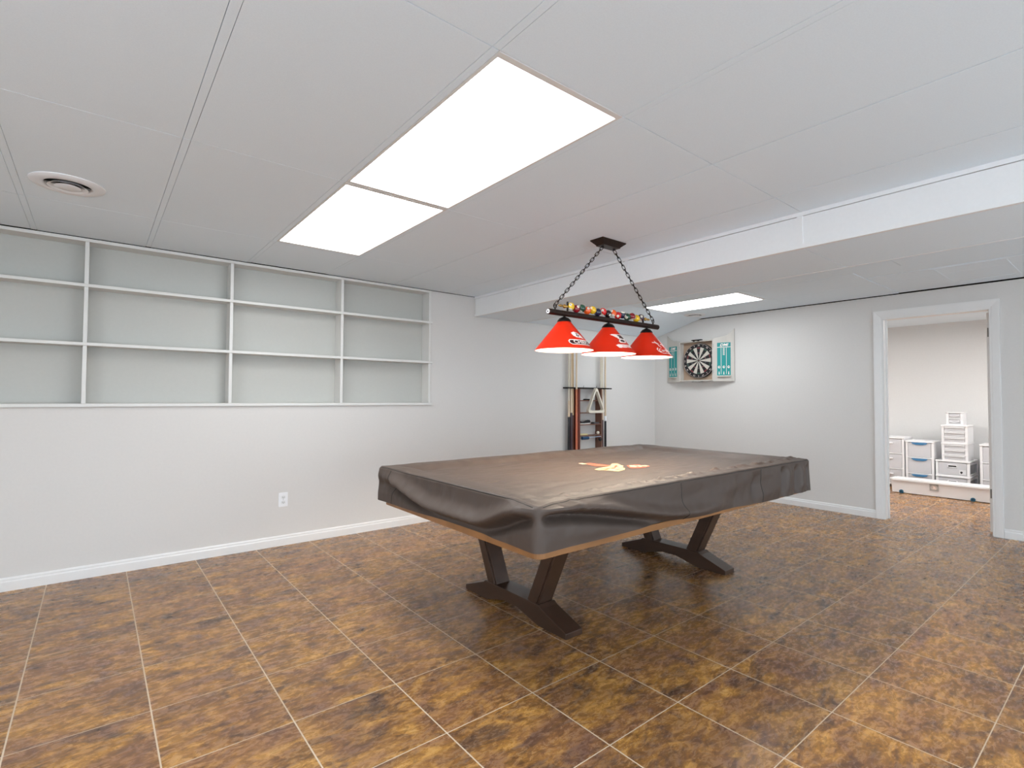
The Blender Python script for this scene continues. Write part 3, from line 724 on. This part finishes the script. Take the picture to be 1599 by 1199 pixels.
for k, cx in enumerate((LXC-.425, LXC, LXC+.425)):
    bm = BM(); lathe(bm, [(R0, ZR0), (R0+.0008, ZR0+.001), (R1+.001, ZR1), (R1-.006, ZR1+.004), (R1-.007, ZR1+.002), (R1-.0015, ZR1-.002), (R0-.002, ZR0)], (cx, LY, 0), 'z', 64)
    sh = objw('shade', bm, RED, t, smooth=True); sh['label'] = ('orange-red cone shade with a white team word mark', 'red cone shade with a white and black crest', 'deep red cone shade with a white script mark')[k]
    bm = BM(); lathe(bm, [(R0-.0022, ZR0+.0003), (R1-.0022, ZR1-.004), (R1-.006, ZR1-.003), (.012, ZR1-.003), (.012, ZR1-.005), (R1-.004, ZR1-.0055), (R0-.0034, ZR0+.0003), (R0-.0022, ZR0+.0003)], (cx, LY, 0), 'z', 64)
    obj('liner', bm, LINER, sh, smooth=True)
    bm = BM(); lathe(bm, [(0, LZ-.012), (.006, LZ-.014), (.006, ZR1+.022), (.012, ZR1+.018), (.030, ZR1+.010), (.042, ZR1-.004), (.0455, ZR1-.014), (.043, ZR1-.014), (.02, ZR1+.005), (0, ZR1+.006)], (cx, LY, 0), 'z', 32); objw('shade_cap', bm, IRON, t, smooth=True)
    bm = BM(); tube(bm, (cx, LY, ZR1-.045), (cx, LY, ZR1-.008), .014, n=16); sk = objw('bulb_socket', bm, IRON, t)
    bm = BM(); bmesh.ops.create_uvsphere(bm, u_segments=20, v_segments=14, radius=.027, matrix=Matrix.Translation((cx, LY, ZR1-.082))); objw('bulb', bm, BULBM, t, smooth=True)
    bm = BM(); f0, f1, f2, f3 = [cone_fn(cx, v) for v in (.0014, .002, .0026, .0032)]
    if k == 0:
        pill = [(-.098+.0*0, .042)]
        def cap(a, b, c, d, n=10): 
            r = (d-c)/2; return [(b-r+r*cos(q), (c+d)/2+r*sin(q)) for q in [-PI/2+PI*i/n for i in range(n+1)]]+[(a+r+r*cos(q), (c+d)/2+r*sin(q)) for q in [PI/2+PI*i/n for i in range(n+1)]]
        stamp(bm, poly_grid(cap(-.092, .092, .028, .072), .004), f0, 0)
        stamp(bm, poly_grid(cap(-.086, .086, .033, .067), .004), f1, 1)
        stamp(bm, text_mesh('CHIEFS', .040, offset=.0008), lambda x, y: f2(x, y+.050), 0)
        stamp(bm, poly_grid([(-.040, .128), (-.018, .140), (.012, .128), (.028, .108), (.045, .082), (.010, .088), (-.022, .092), (-.038, .106)], .003), f0, 0)
        stamp(bm, poly_grid([(-.016, .128), (.004, .124), (.014, .110), (.000, .098), (-.018, .104), (-.008, .114)], .003), f1, 1)
        stamp(bm, poly_grid(ellipse(.0, .112, .007, .005, 12), .002), f2, 0)
    elif k == 1:
        stamp(bm, poly_grid([(-.068, .162), (.030, .166), (.058, .128), (.040, .112), (.030, .088), (-.030, .086), (-.036, .100), (-.020, .114), (-.030, .130)], .003), f0, 0)
        stamp(bm, poly_grid([(-.022, .156), (.020, .158), (.044, .130), (.020, .122), (-.014, .130), (-.006, .142)], .003), f1, 1)
        stamp(bm, poly_grid(ellipse(.002, .104, .022, .011, 18), .003), f1, 1)
        stamp(bm, poly_grid([(-.078, .060), (-.06, .070), (.02, .072), (.09, .066), (.094, .044), (.02, .046), (-.066, .038)], .004), f0, 0)
        stamp(bm, text_mesh('BLUES', .020, space=1.3), lambda x, y: f1(x, y+.056), 2)
    else:
        stamp(bm, poly_grid(stroke([(-.060, .128), (-.036, .126), (-.022, .110), (-.024, .094), (-.010, .082)], .007), .0022), f0, 0)
        stamp(bm, poly_grid(stroke([(-.036, .144), (-.030, .128), (-.014, .116)], .005), .0022), f0, 0)
        stamp(bm, poly_grid(stroke([(-.006, .104), (.006, .114), (.024, .106), (.036, .096)], .006), .0022), f0, 0)
        stamp(bm, text_mesh('Cardinals', .040, shear=.35, offset=.0006), lambda x, y: f0(x+.018, y+.052), 0)
        stamp(bm, poly_grid(stroke([(-.055, .034), (-.03, .024), (.02, .026), (.075, .034)], .005), .0022), f0, 0)
        stamp(bm, poly_grid(stroke([(-.048, .076), (-.062, .060), (-.060, .042), (-.044, .036)], .007), .0022), f0, 0)
    obj('shade_logo', bm, [MWHITE, MDARK, RED], sh)

# ------------------------------------------------------------------ cue rack on the back wall
MAHO = noisy(mat('mahogany', lin(96, 38, 26), .35), 16, .2, stretch=(1, 1, .2))
BROWN = noisy(mat('rack_brown', lin(116, 78, 62), .4), 16, .15, stretch=(1, 1, .2))
t = thing('cue_rack', 'narrow brown wooden wall rack with shelves holding pool cues', 'cue rack', (-1.485, -.05, .56))
RXa, RXb = -1.706, -1.264
bm = BM(); box(bm, RXa, RXa+.034, -.105, -.001, .585, 1.347); objw('side_panel', bm, MAHO, t, bevel=.002)
bm = BM(); box(bm, RXb-.02, RXb, -.105, -.001, .585, 1.347); objw('side_panel', bm, BROWN, t, bevel=.002)
bm = BM(); box(bm, -1.875, -1.075, -.115, -.001, .555, .585); objw('base', bm, noisy(mat('rack_base', lin(206, 196, 180), .5), 20, .05), t, bevel=.003)
bm = BM(); hp = [(-1.872, -.001), (-1.872, -.108)]
for a, b, d in ((-1.8335, -1.8065, -.042), (-1.7975, -1.7705, -.046), (-1.7635, -1.713, -.038), (-1.2595, -1.2325, -.048), (-1.2215, -1.1945, -.041), (-1.1715, -1.1445, -.048)):
    hp += [(a, -.108), (a, d), (b, d), (b, -.108)]       # slots for the cues
hp += [(-1.08, -.108), (-1.08, -.001)]
prism(bm, hp, 'z', 1.348, 1.364); objw('cue_holder', bm, IRON, t, bevel=.002)
for z in (1.205, 1.052, .905, .768):
    bm = BM(); box(bm, RXa+.0345, RXb-.0205, -.10, -.002, z-.012, z); objw('shelf', bm, BROWN, t, bevel=.001)
for x in (-1.60, -1.36): 
    bm = BM(); path(bm, [(x, -.09, 1.364), (x, -.092, 1.380), (x, -.10, 1.386)], .0022, n=6); objw('peg', bm, IRON, t)
def cue(x, y, label, shaft, mid, butt, zs, band=None, z0=.5855, z1=2.02, rb=.0160):
    t = thing('pool_cue', label, 'pool cue', (x, y, z0), group='pool cues in the wall rack'); H_ = z1-z0
    za, zb = zs[0]-z0, zs[1]-z0; R = lambda z: rb+(.0085-rb)*min(1, z/H_)
    bm = BM(); tube(bm, (0, 0, 0), (0, 0, .012), rb-.002, rb, n=14); tube(bm, (0, 0, .012), (0, 0, za), rb, R(za), n=14); obj('butt', bm, butt, t)
    bm = BM(); tube(bm, (0, 0, za), (0, 0, zb), R(za)+.0004, R(zb)+.0004, n=14); obj('forearm', bm, mid, t)
    bm = BM(); tube(bm, (0, 0, zb), (0, 0, H_-.022), R(zb), .0088, n=14); obj('shaft', bm, shaft, t)
    bm = BM(); tube(bm, (0, 0, H_-.022), (0, 0, H_-.004), .0089, n=12); tube(bm, (0, 0, H_-.004), (0, 0, H_), .0085, .005, n=12); obj('tip', bm, WHITEP, t)
    if band:
        bm = BM(); tube(bm, (0, 0, band[0]-z0), (0, 0, band[1]-z0), R(band[0]-z0)+.001, n=14); b_ = obj('joint_collar', bm, WHITEP, t)
cm = lambda n_, r, g, b_: noisy(mat('cue_'+n_, lin(r, g, b_), .22), 20, .1, stretch=(1, 1, .1))
ivory, tan, gold, copper = cm('ivory', 214, 204, 186), cm('tan', 214, 192, 164), cm('gold', 204, 172, 130), cm('copper', 196, 110, 72)
cbl, cpl, cbr, pink = cm('black', 30, 27, 32), cm('plum', 74, 56, 62), cm('brown', 98, 56, 42), cm('rose', 210, 118, 88)
cue(-1.820, -.055, 'leftmost pool cue in the rack, tan shaft over a black butt', ivory, tan, cbl, (1.00, 1.20))
cue(-1.784, -.06, 'pool cue second from left, pale shaft and plum-grey butt', tan, tan, cpl, (1.05, 1.22))
cue(-1.750, -.052, 'pool cue with golden forearm and brown butt, behind the copper cue', gold, gold, cbr, (1.02, 1.25))
cue(-1.727, -.093, 'all copper and orange pool cue beside the red side panel', tan, copper, pink, (1.05, 1.34))
cue(-1.246, -.062, 'slim ivory pool cue with a black butt just right of the brown panel', ivory, ivory, cbl, (1.08, 1.25), (1.26, 1.31))
cue(-1.208, -.055, 'middle of the three right-hand pool cues in the rack', ivory, tan, cpl, (.95, 1.15))
cue(-1.158, -.062, 'rightmost pool cue, tan with a white collar over its black butt', tan, tan, cbl, (.94, .96), (.935, 1.0))
# racking triangle hung on the front
bm = BM()
def tri(cx, cz, w_, h_, r):
    P = [Vector((cx, cz+h_*.5)), Vector((cx-w_/2, cz-h_*.5)), Vector((cx+w_/2, cz-h_*.5))]; out = []
    for i in range(3):
        a, b, c = P[i-1], P[i], P[(i+1) % 3]; u = (a-b).normalized(); v = (c-b).normalized(); A = b+u*r; B = b+v*r
        for q in range(7): s_ = q/6; out.append(A*(1-s_)**2+b*2*s_*(1-s_)+B*s_**2)
    return out
O_, I_ = tri(-1.42, 1.215, .335, .34, .06), tri(-1.42, 1.208, .262, .262, .045)
fv = [[bm.verts.new((p.x, y, p.y)) for p in L_] for L_ in (O_, I_) for y in (-.150, -.108)]
k_ = len(O_)
for a, b in ((0, 2), (1, 3), (0, 1), (2, 3)):
    for i in range(k_): bm.faces.new((fv[a][i], fv[a][(i+1) % k_], fv[b][(i+1) % k_], fv[b][i]))
tr = obj('racking_triangle', bm, noisy(mat('ivory_plastic', lin(222, 214, 198), .35), 10, .02)); tag(tr, 'ivory racking triangle hanging on the front of the cue rack', 'racking triangle')
# small things on the rack's shelves
BLK = noisy(mat('black_bristle', lin(28, 28, 30), .6), 60, .3)
t = thing('table_brush', 'black curved brush lying on the third shelf of the cue rack', 'brush', (-1.56, -.06, .905))
bm = BM(); prism(bm, [(-.105, .012), (-.09, .045), (-.05, .030), (0, .028), (.045, .044), (.085, .052), (.10, .04), (.10, .018), (.0, .012)], 'y', -.02, .02); obj('handle', bm, BLK, t, bevel=.004)
bm = BM(); box(bm, -.10, .095, -.016, .016, .0003, .012); obj('bristles', bm, mat('pale_bristle', lin(225, 222, 214), .7), t)
bm = BM(); rbox(bm, -1.40, -1.30, -.088, -.03, .9053, .925, .01); o = obj('chalk_holder', bm, mat('silver_black', lin(70, 68, 70), .4), bevel=.003); tag(o, 'small dark chalk holder right of the black brush', 'chalk holder')
bm = BM(); prism(bm, [(-1.56, 1.2053), (-1.545, 1.223), (-1.46, 1.220), (-1.43, 1.2053)], 'y', -.08, -.04); o = obj('cue_tool', bm, BLK, bevel=.002); tag(o, 'flat black tool on the top shelf of the cue rack', 'tool')
bm = BM(); box(bm, -1.655, -1.515, -.085, -.03, .7683, .785); o = obj('chalk_strip', bm, mat('cream_card', lin(226, 212, 160), .6), bevel=.002); tag(o, 'long cream yellow box on the lowest rack shelf', 'box')
bm = BM(); tube(bm, (-1.655, -.118, .735), (-1.54, -.118, .735), .020, n=20); t = obj('blue_tube', bm, mat('blue_plastic', lin(28, 70, 108), .35), bevel=.004); tag(t, 'short dark blue tube hung on the front of the rack under the lowest shelf', 'tube')
bm = BM(); path(bm, [(-1.54, -.118, .74), (-1.45, -.118, .741), (-1.35, -.116, .744), (-1.30, -.112, .744)], .004, n=8); obj('cord', bm, mat('pale_blue_cord', lin(190, 205, 225), .5), t)
bm = BM(); bmesh.ops.create_uvsphere(bm, u_segments=16, v_segments=12, radius=.021, matrix=Matrix.Translation((-1.315, -.075, .789))); o = obj('cue_ball', bm, BW, smooth=True); tag(o, 'small white cue ball at the right end of the lowest rack shelf', 'ball')
bm = BM(); tube(bm, (-1.335, -.113, .71), (-1.295, -.113, .71), .016, n=16); box(bm, -1.332, -1.298, -.125, -.106, .685, .71); o = obj('wall_clip', bm, BLK, bevel=.002); tag(o, 'small black clip at the right end of the pale blue cord', 'clip')

# ------------------------------------------------------------------ dartboard cabinet
TAN = noisy(mat('cabinet_inside', lin(176, 150, 128), .55), 14, .06, stretch=(1, 1, .3)); GRW = noisy(mat('cabinet_wood', lin(196, 190, 182), .5), 14, .05, stretch=(1, 1, .3))
TEAL = mat('teal_board', lin(22, 142, 140), .4); 
HY0, HY1, BZ0, BZ1 = -.968, -.472, 1.466, 2.004
t = thing('dartboard_cabinet', 'pale wooden dartboard cabinet on the wall with both doors open', 'dartboard cabinet', (0, (HY0+HY1)/2, BZ0))
bm = BM(); box(bm, -.012, -.001, HY0+.001, HY1-.001, BZ0+.001, BZ1-.001); objw('back_board', bm, TAN, t)
bm = BM(); ring_frame(bm, 'x', HY0, HY1, BZ0, BZ1, .014, -.098, -.0125); objw('cabinet_frame', bm, GRW, t, bevel=.001)
for z in (BZ0-.004, BZ1+.004):
    bm = BM(); s = 1 if z > 1.7 else -1
    box(bm, -.106, -.060, -.80, -.66, min(z, z+s*.012), max(z, z+s*.012)); box(bm, -.112, -.099, -.775, -.752, z-.012, z+.006); box(bm, -.112, -.099, -.708, -.685, z-.012, z+.006); objw('door_catch', bm, IRON if s > 0 else GREYM, t, bevel=.001)
def dart_door(hy, sgn, label):
    """door folded right back so that its free edge meets the wall; drawn flat, hinge at the origin, u away from the hinge"""
    W_ = .258; ang = math.asin((.098-.020)/W_)
    h = bpy.data.objects.new('door', None)
    z0, z1 = BZ0-.008, 2.010; pts = [(0, z0), (W_, z0), (W_, 2.128)]
    for i in range(1, 13):
        q = i/12; u = W_*(1-q); pts.append((u, z1+.118*(1-q)**1.0*(1-.55*sin(PI*q)) ))
    bm = BM()
    def P(u, d, z):   # u along the door, d out from its face (towards the room)
        return (-.098+u*sin(ang)-d*cos(ang), hy+sgn*(u*cos(ang)+d*sin(ang)*1.0), z)
    A = [bm.verts.new(P(u, 0, z)) for u, z in pts]; B = [bm.verts.new(P(u, -.016, z)) for u, z in pts]; k_ = len(pts)
    bm.faces.new(A); bm.faces.new(B[::-1])
    for i in range(k_): bm.faces.new((A[i], A[(i+1) % k_], B[(i+1) % k_], B[i]))
    d = objw('cabinet_door', bm, GRW, t); 
    def plate(u0, u1, z0_, z1_, d0, d1, m, nm):
        b = BM(); v = [b.verts.new(P(u, dd, z)) for dd in (d0, d1) for u, z in ((u0, z0_), (u1, z0_), (u1, z1_), (u0, z1_))]
        for f in ((0,1,2,3), (4,7,6,5), (0,4,5,1), (1,5,6,2), (2,6,7,3), (3,7,4,0)): b.faces.new([v[i] for i in f])
        return obj(nm, b, m, d)
    sb = plate(.052, .216, 1.532, 1.955, 0.0002, .003, TEAL, 'scoreboard')
    b = BM(); b2 = None
    def S(poly, mi=0, lift=.0036):
        vs = [b.verts.new(P(u, lift, z)) for u, z in poly]; b.faces.new(vs).material_index = mi
    R_ = lambda u0, u1, z0_, z1_: [(u0, z0_), (u1, z0_), (u1, z1_), (u0, z1_)]
    S(R_(.052, .216, 1.893, 1.899)); S(R_(.099, .103, 1.55, 1.893)); S(R_(.163, .167, 1.55, 1.893))
    for k in range(8): S(R_(.122, .146, 1.795+.012*k, 1.800+.012*k))
    flip = -sgn if True else 1
    vs, fs = text_mesh('DMI', .048, shear=.3, offset=.001)
    V = [b.verts.new(P(.134-sgn*x*1.15, .0036, 1.924+y)) for x, y in vs]
    for f in fs: b.faces.new([V[i] for i in f])
    for u in (.076, .134, .192):
        S(ellipse(u, 1.640, .0135, .0165, 18)); S(ellipse(u+.002, 1.641, .007, .009, 14), 1, .004)
        S([(u-.006, 1.545), (u+.006, 1.545), (u+.003, 1.583), (u-.003, 1.583)])
    obj('score_markings', b, [MWHITE, TEAL], d)
    hold = plate(.052, .216, 1.516, 1.530, 0.0002, .03, GRW, 'dart_holder')
    return d
da = dart_door(HY0, -1, ''); db = dart_door(HY1, 1, '')
for z in (1.56, 1.90):
    for hy, s in ((HY0, -1), (HY1, 1)):
        bm = BM(); tube(bm, (-.099, hy+s*.004, z), (-.099, hy+s*.004, z+.045), .0045, n=10); objw('hinge', bm, GREYM, t)
# board
DBC = (-.735, 1.741); t = thing('dartboard', 'round black and cream dartboard inside the open wall cabinet', 'dartboard', (-.0125, DBC[0], DBC[1]))
DB = mat('dart_black', lin(24, 22, 24), .7); DCm = mat('dart_cream', lin(208, 200, 188), .7); DR = mat('dart_red', lin(120, 30, 40), .7); DG = mat('dart_green', lin(30, 72, 58), .7)
bm = BM(); lathe(bm, [(0, -.001), (.228, -.001), (.234, -.006), (.234, -.034), (.228, -.040), (.0, -.040)], (0, 0, 0), 'x', 64); obj('board', bm, DB, t)
bm = BM(); rings = [(.016, .098, 0), (.098, .107, 1), (.107, .162, 0), (.162, .178, 1)]
def dp(r, a, x=-.0408): return (x, r*sin(a)*-1, r*cos(a))
for k in range(20):
    a0, a1 = (k-.5)*2*PI/20, (k+.5)*2*PI/20; dark = k % 2 == 0
    for r0, r1, kind in rings:
        mi = (0 if dark else 1) if kind == 0 else (2 if dark else 3)
        if kind and not dark: mi = 1 if r0 > .15 else 1
        if kind and dark: mi = 2 if k % 4 == 0 else (0 if r0 < .15 else 3)
        n_ = 4; pts = [dp(r0, a0+(a1-a0)*i/n_) for i in range(n_+1)]+[dp(r1, a1-(a1-a0)*i/n_) for i in range(n_+1)]
        bm.faces.new([bm.verts.new(p) for p in pts]).material_index = mi
for r0, mi, x in ((.016, 3, -.0410), (.0075, 2, -.0412)):
    bm.faces.new([bm.verts.new(dp(r0, 2*PI*i/24, x)) for i in range(24)]).material_index = mi
obj('scoring_segments', bm, [DB, DCm, DR, DG], t)
bm = BM()
for r in (.016, .098, .107, .162, .178): path(bm, [dp(r, 2*PI*i/60, -.0415) for i in range(60)], .0006, n=4, closed=True)
for k in range(20): a = (k+.5)*2*PI/20; tube(bm, dp(.016, a, -.0415), dp(.181, a, -.0415), .0006, n=4)
obj('wire_spider', bm, GREYM, t)
bm = BM()
for k, nn in enumerate((20, 1, 18, 4, 13, 6, 10, 15, 2, 17, 3, 19, 7, 16, 8, 11, 14, 9, 12, 5)):
    a = k*2*PI/20; cy, cz = -.205*sin(a), .205*cos(a)
    stamp(bm, text_mesh(str(nn), .030), lambda x, y: (-.0415, cy-(x*cos(a)+y*sin(a)), cz+(-x*sin(a)+y*cos(a))))
path(bm, [dp(.226, 2*PI*i/60, -.0415) for i in range(60)], .0011, n=5, closed=True)
obj('number_ring', bm, MWHITE, t)

# ------------------------------------------------------------------ storage room: drawer units and the long box
def frosted(name, col, tr, rough=.4):
    m = bpy.data.materials.new(name); m.use_nodes = True; nt = m.node_tree; b = nt.nodes['Principled BSDF']; out = nt.nodes['Material Output']
    b.inputs['Base Color'].default_value = col; b.inputs['Roughness'].default_value = rough
    tp = nt.nodes.new('ShaderNodeBsdfTransparent'); tp.inputs[0].default_value = (.95, .95, .96, 1); mx = nt.nodes.new('ShaderNodeMixShader'); mx.inputs[0].default_value = tr
    nt.links.new(b.outputs[0], mx.inputs[1]); nt.links.new(tp.outputs[0], mx.inputs[2]); nt.links.new(mx.outputs[0], out.inputs[0]); return m
FROST = frosted('frosted_drawer', lin(228, 228, 232), .30, .3); FROST2 = frosted('frosted_tote', lin(248, 248, 250), .08, .35)
BLUEH = mat('blue_handle', lin(62, 124, 170), .35); WHEEL = mat('teal_wheel', lin(18, 92, 124), .35)
def unit(name, label, x0, x1, y0, y1, z0, z1, nd_, handle='none', group=None, top=.02, cat='storage drawers', feet=False):
    """plastic drawer unit facing -x"""
    t = thing(name, label, cat, ((x0+x1)/2, (y0+y1)/2, z0), group=group)
    fw = .020; base = .045 if feet else .0; bm = BM(); zz0 = z0+base
    box(bm, x0, x1, y0, y0+.008, zz0, z1-top) if handle != 'label' else None
    if handle == 'label':
        for a, b in ((y0, y0+.008), (y1-.008, y1)):
            ring_frame(bm, 'y', x0, x1, zz0, z1-top, .03, a, b)
    else: box(bm, x0, x1, y1-.008, y1, zz0, z1-top)
    box(bm, x0, x0+.02, y0+.008, y0+.008+fw, zz0, z1-top); box(bm, x0, x0+.02, y1-.008-fw, y1-.008, zz0, z1-top)
    box(bm, x1-.006, x1, y0+.008, y1-.008, zz0, z1-top)
    h = (z1-top-zz0)/nd_
    for k in range(nd_): box(bm, x0-.004, x1-.006, y0+.008, y1-.008, zz0+k*h, zz0+k*h+.014)
    objw('frame', bm, WHITEP, t, bevel=.002)
    bm = BM(); rbox(bm, x0-.010, x1+.004, y0-.006, y1+.006, z1-top, z1, .02); objw('top', bm, WHITEP, t, bevel=.004)
    if feet:
        bm = BM()
        for xx in (x0+.03, x1-.03):
            for yy in (y0+.03, y1-.03): box(bm, xx-.012, xx+.012, yy-.012, yy+.012, z0, z0+base)
        objw('feet', bm, BLK, t)
    for k in range(nd_):
        a, b = zz0+k*h+.017, zz0+(k+1)*h-.006; ya, yb = y0+.008+fw+.003, y1-.008-fw-.003; bm = BM()
        xo = x0-.002
        box(bm, xo, xo+.003, ya, yb, a, b); box(bm, xo+.003, x1-.03, ya, ya+.003, a, b-.02); box(bm, xo+.003, x1-.03, yb-.003, yb, a, b-.02); box(bm, xo+.003, x1-.03, ya, yb, a, a+.003); box(bm, x1-.033, x1-.03, ya, yb, a, b-.02)
        dw = objw('drawer', bm, FROST, t)
        ym = (ya+yb)/2; bm = BM()
        if handle == 'blue':
            hw = (yb-ya)*.36; prism(bm, [(ym-hw, b+.004), (ym+hw, b+.004), (ym+hw*.82, b-.016), (ym+hw*.4, b-.026), (ym-hw*.4, b-.026), (ym-hw*.82, b-.016)], 'x', xo-.014, xo-.0005); hd = obj('handle', bm, BLUEH, dw, bevel=.003); hd['label'] = 'blue curved pull'
        elif handle == 'bar':
            box(bm, xo-.018, xo-.0005, ya+.095, ym+.02, b-.066, b-.048); obj('handle', bm, WHITEP, dw, bevel=.004)
        elif handle == 'lip':
            box(bm, xo-.012, xo-.0005, ya, yb, b-.012, b+.002); obj('handle', bm, WHITEP, dw, bevel=.003)
        elif handle == 'mini':
            path(bm, [(xo-.008, ym-.05+.1*i/10, a+(b-a)*.62-.014*sin(PI*i/10)) for i in range(11)], .004, n=6); obj('handle', bm, WHITEP, dw)
        elif handle == 'label':
            ring_frame(bm, 'x', ym-.048, ym+.048, b-.062, b-.030, .007, xo-.008, xo-.0005); hd = obj('handle', bm, WHITEP, dw, bevel=.002)
            bm = BM(); box(bm, xo-.003, xo-.0006, ym-.041, ym+.041, b-.055, b-.037); obj('grip', bm, DARKV, dw)
            bm = BM(); box(bm, xo-.0015, xo-.0003, ya+.008, ya+.075, a+.012, a+.070); lb = obj('sticker', bm, mat('sticker_grey', lin(214, 214, 216), .5) if 'sticker_grey' not in bpy.data.materials else bpy.data.materials['sticker_grey'], dw)
            bm = BM(); stamp(bm, poly_grid(ellipse(0, 0, .014, .012, 14), .003), lambda p, q: (xo-.0022, ya+.052+p, a+.038+q)); stamp(bm, poly_grid([(-.006, -.012), (.004, -.016), (.002, .004), (-.006, .012)], .002), lambda p, q: (xo-.0024, ya+.052+p, a+.034+q)); obj('sticker_print', bm, BLK, dw)
    # a few pale things seen dimly through the drawers would be guesswork: left out
    return t
unit('drawer_tower', 'white three-drawer unit at the left, cut off by the door frame', 2.40, 2.78, -2.374, -1.93, 0, .705, 3, 'bar', 'three-drawer units', feet=True)
unit('drawer_tower', 'white three-drawer unit with blue handles behind the long box', 2.40, 2.76, -2.700, -2.388, 0, .668, 3, 'blue', 'three-drawer units')
unit('drawer_tower', 'white drawer unit at the right, half hidden by the open door', 2.40, 2.76, -3.52, -3.160, 0, .668, 3, 'none', 'three-drawer units')
unit('wide_drawer', 'bottom wide clear drawer, lowest of the tallest stack', 2.40, 2.88, -3.062, -2.716, 0, .236, 1, 'label', 'wide single drawers')
unit('wide_drawer', 'wide clear drawer with a dark slot handle and sticker, second in the tallest stack', 2.40, 2.88, -3.062, -2.716, .2365, .436, 1, 'label', 'wide single drawers')
unit('stacking_drawers', 'white three-slot drawer unit in the middle of the tallest stack', 2.40, 2.74, -3.047, -2.782, .4365, .668, 3, 'lip', 'small three-slot drawer units')
unit('stacking_drawers', 'white three-slot drawer unit just below the small top box', 2.40, 2.74, -3.047, -2.782, .6685, .900, 3, 'lip', 'small three-slot drawer units')
unit('mini_drawers', 'small two-drawer clear box on top of the tallest stack', 2.45, 2.66, -2.995, -2.824, .9005, 1.066, 2, 'mini', top=.012)
# long underbed box on wheels
TYa, TYb, TXa, TXb = -3.40, -2.335, 1.95, 2.17
t = thing('underbed_box', 'long low clear plastic box on blue wheels lying before the drawers', 'storage box', ((TXa+TXb)/2, (TYa+TYb)/2, 0))
bm = BM(); zb, zt = .008, .178; th = .004
def taper(z): q = (z-zb)/(zt-zb); return .012*(1-q)
for inner in (0, 1):
    rr = []
    for z in (zb+inner*th, zt):
        d = taper(z)+inner*th; rr.append([bm.verts.new(p) for p in ((TXa+d, TYa+d, z), (TXb-d, TYa+d, z), (TXb-d, TYb-d, z), (TXa+d, TYb-d, z))])
    for i in range(4): bm.faces.new((rr[0][i], rr[0][(i+1) % 4], rr[1][(i+1) % 4], rr[1][i]))
    bm.faces.new(rr[0])
    if inner:
        for i in range(4): bm.faces.new((rr[1][i], rr[1][(i+1) % 4], prev[1][(i+1) % 4], prev[1][i]))
    prev = rr
objw('body', bm, FROST2, t)
bm = BM(); rbox(bm, TXa-.014, TXb+.012, TYa-.012, TYb+.014, .178, .186, .02); rbox(bm, TXa+.012, TXb-.012, TYa+.012, TYb-.02, .186, .194, .015); box(bm, TXa-.014, TXa-.010, TYa+.02, TYb-.02, .164, .178); objw('lid', bm, WHITEP if False else FROST2, t, bevel=.002)
for y in (-2.448, -3.163):
    for x in (TXa+.001, TXb-.011):
        bm = BM(); tube(bm, (x-.010, y, .0235), (x+.008, y, .0235), .0232, n=24); w_ = objw('wheel', bm, WHEEL, t, bevel=.002)
        bm = BM(); tube(bm, (x-.0125, y, .0235), (x-.0095, y, .0235), .008, n=14); obj('hub', bm, BLK, w_)
bm = BM(); box(bm, TXa+.0000, TXa+.0025, -2.835, -2.745, .075, .160); lb = objw('label_card', bm, mat('label_grey', lin(170, 168, 164), .5), t)
bm = BM()
for q in (.030, .018): path(bm, [(TXa-.0010, -2.79+q*cos(a), .118+q*.9*sin(a)) for a in [2*PI*i/24 for i in range(24)]], .002, n=5, closed=True)
stamp(bm, poly_grid([(-.02, -.02), (.02, -.012), (.006, .0), (.016, .02), (-.012, .008)], .003), lambda p, q: (TXa-.0010, -2.79+p, .118+q))
obj('label_print', bm, MWHITE, lb)
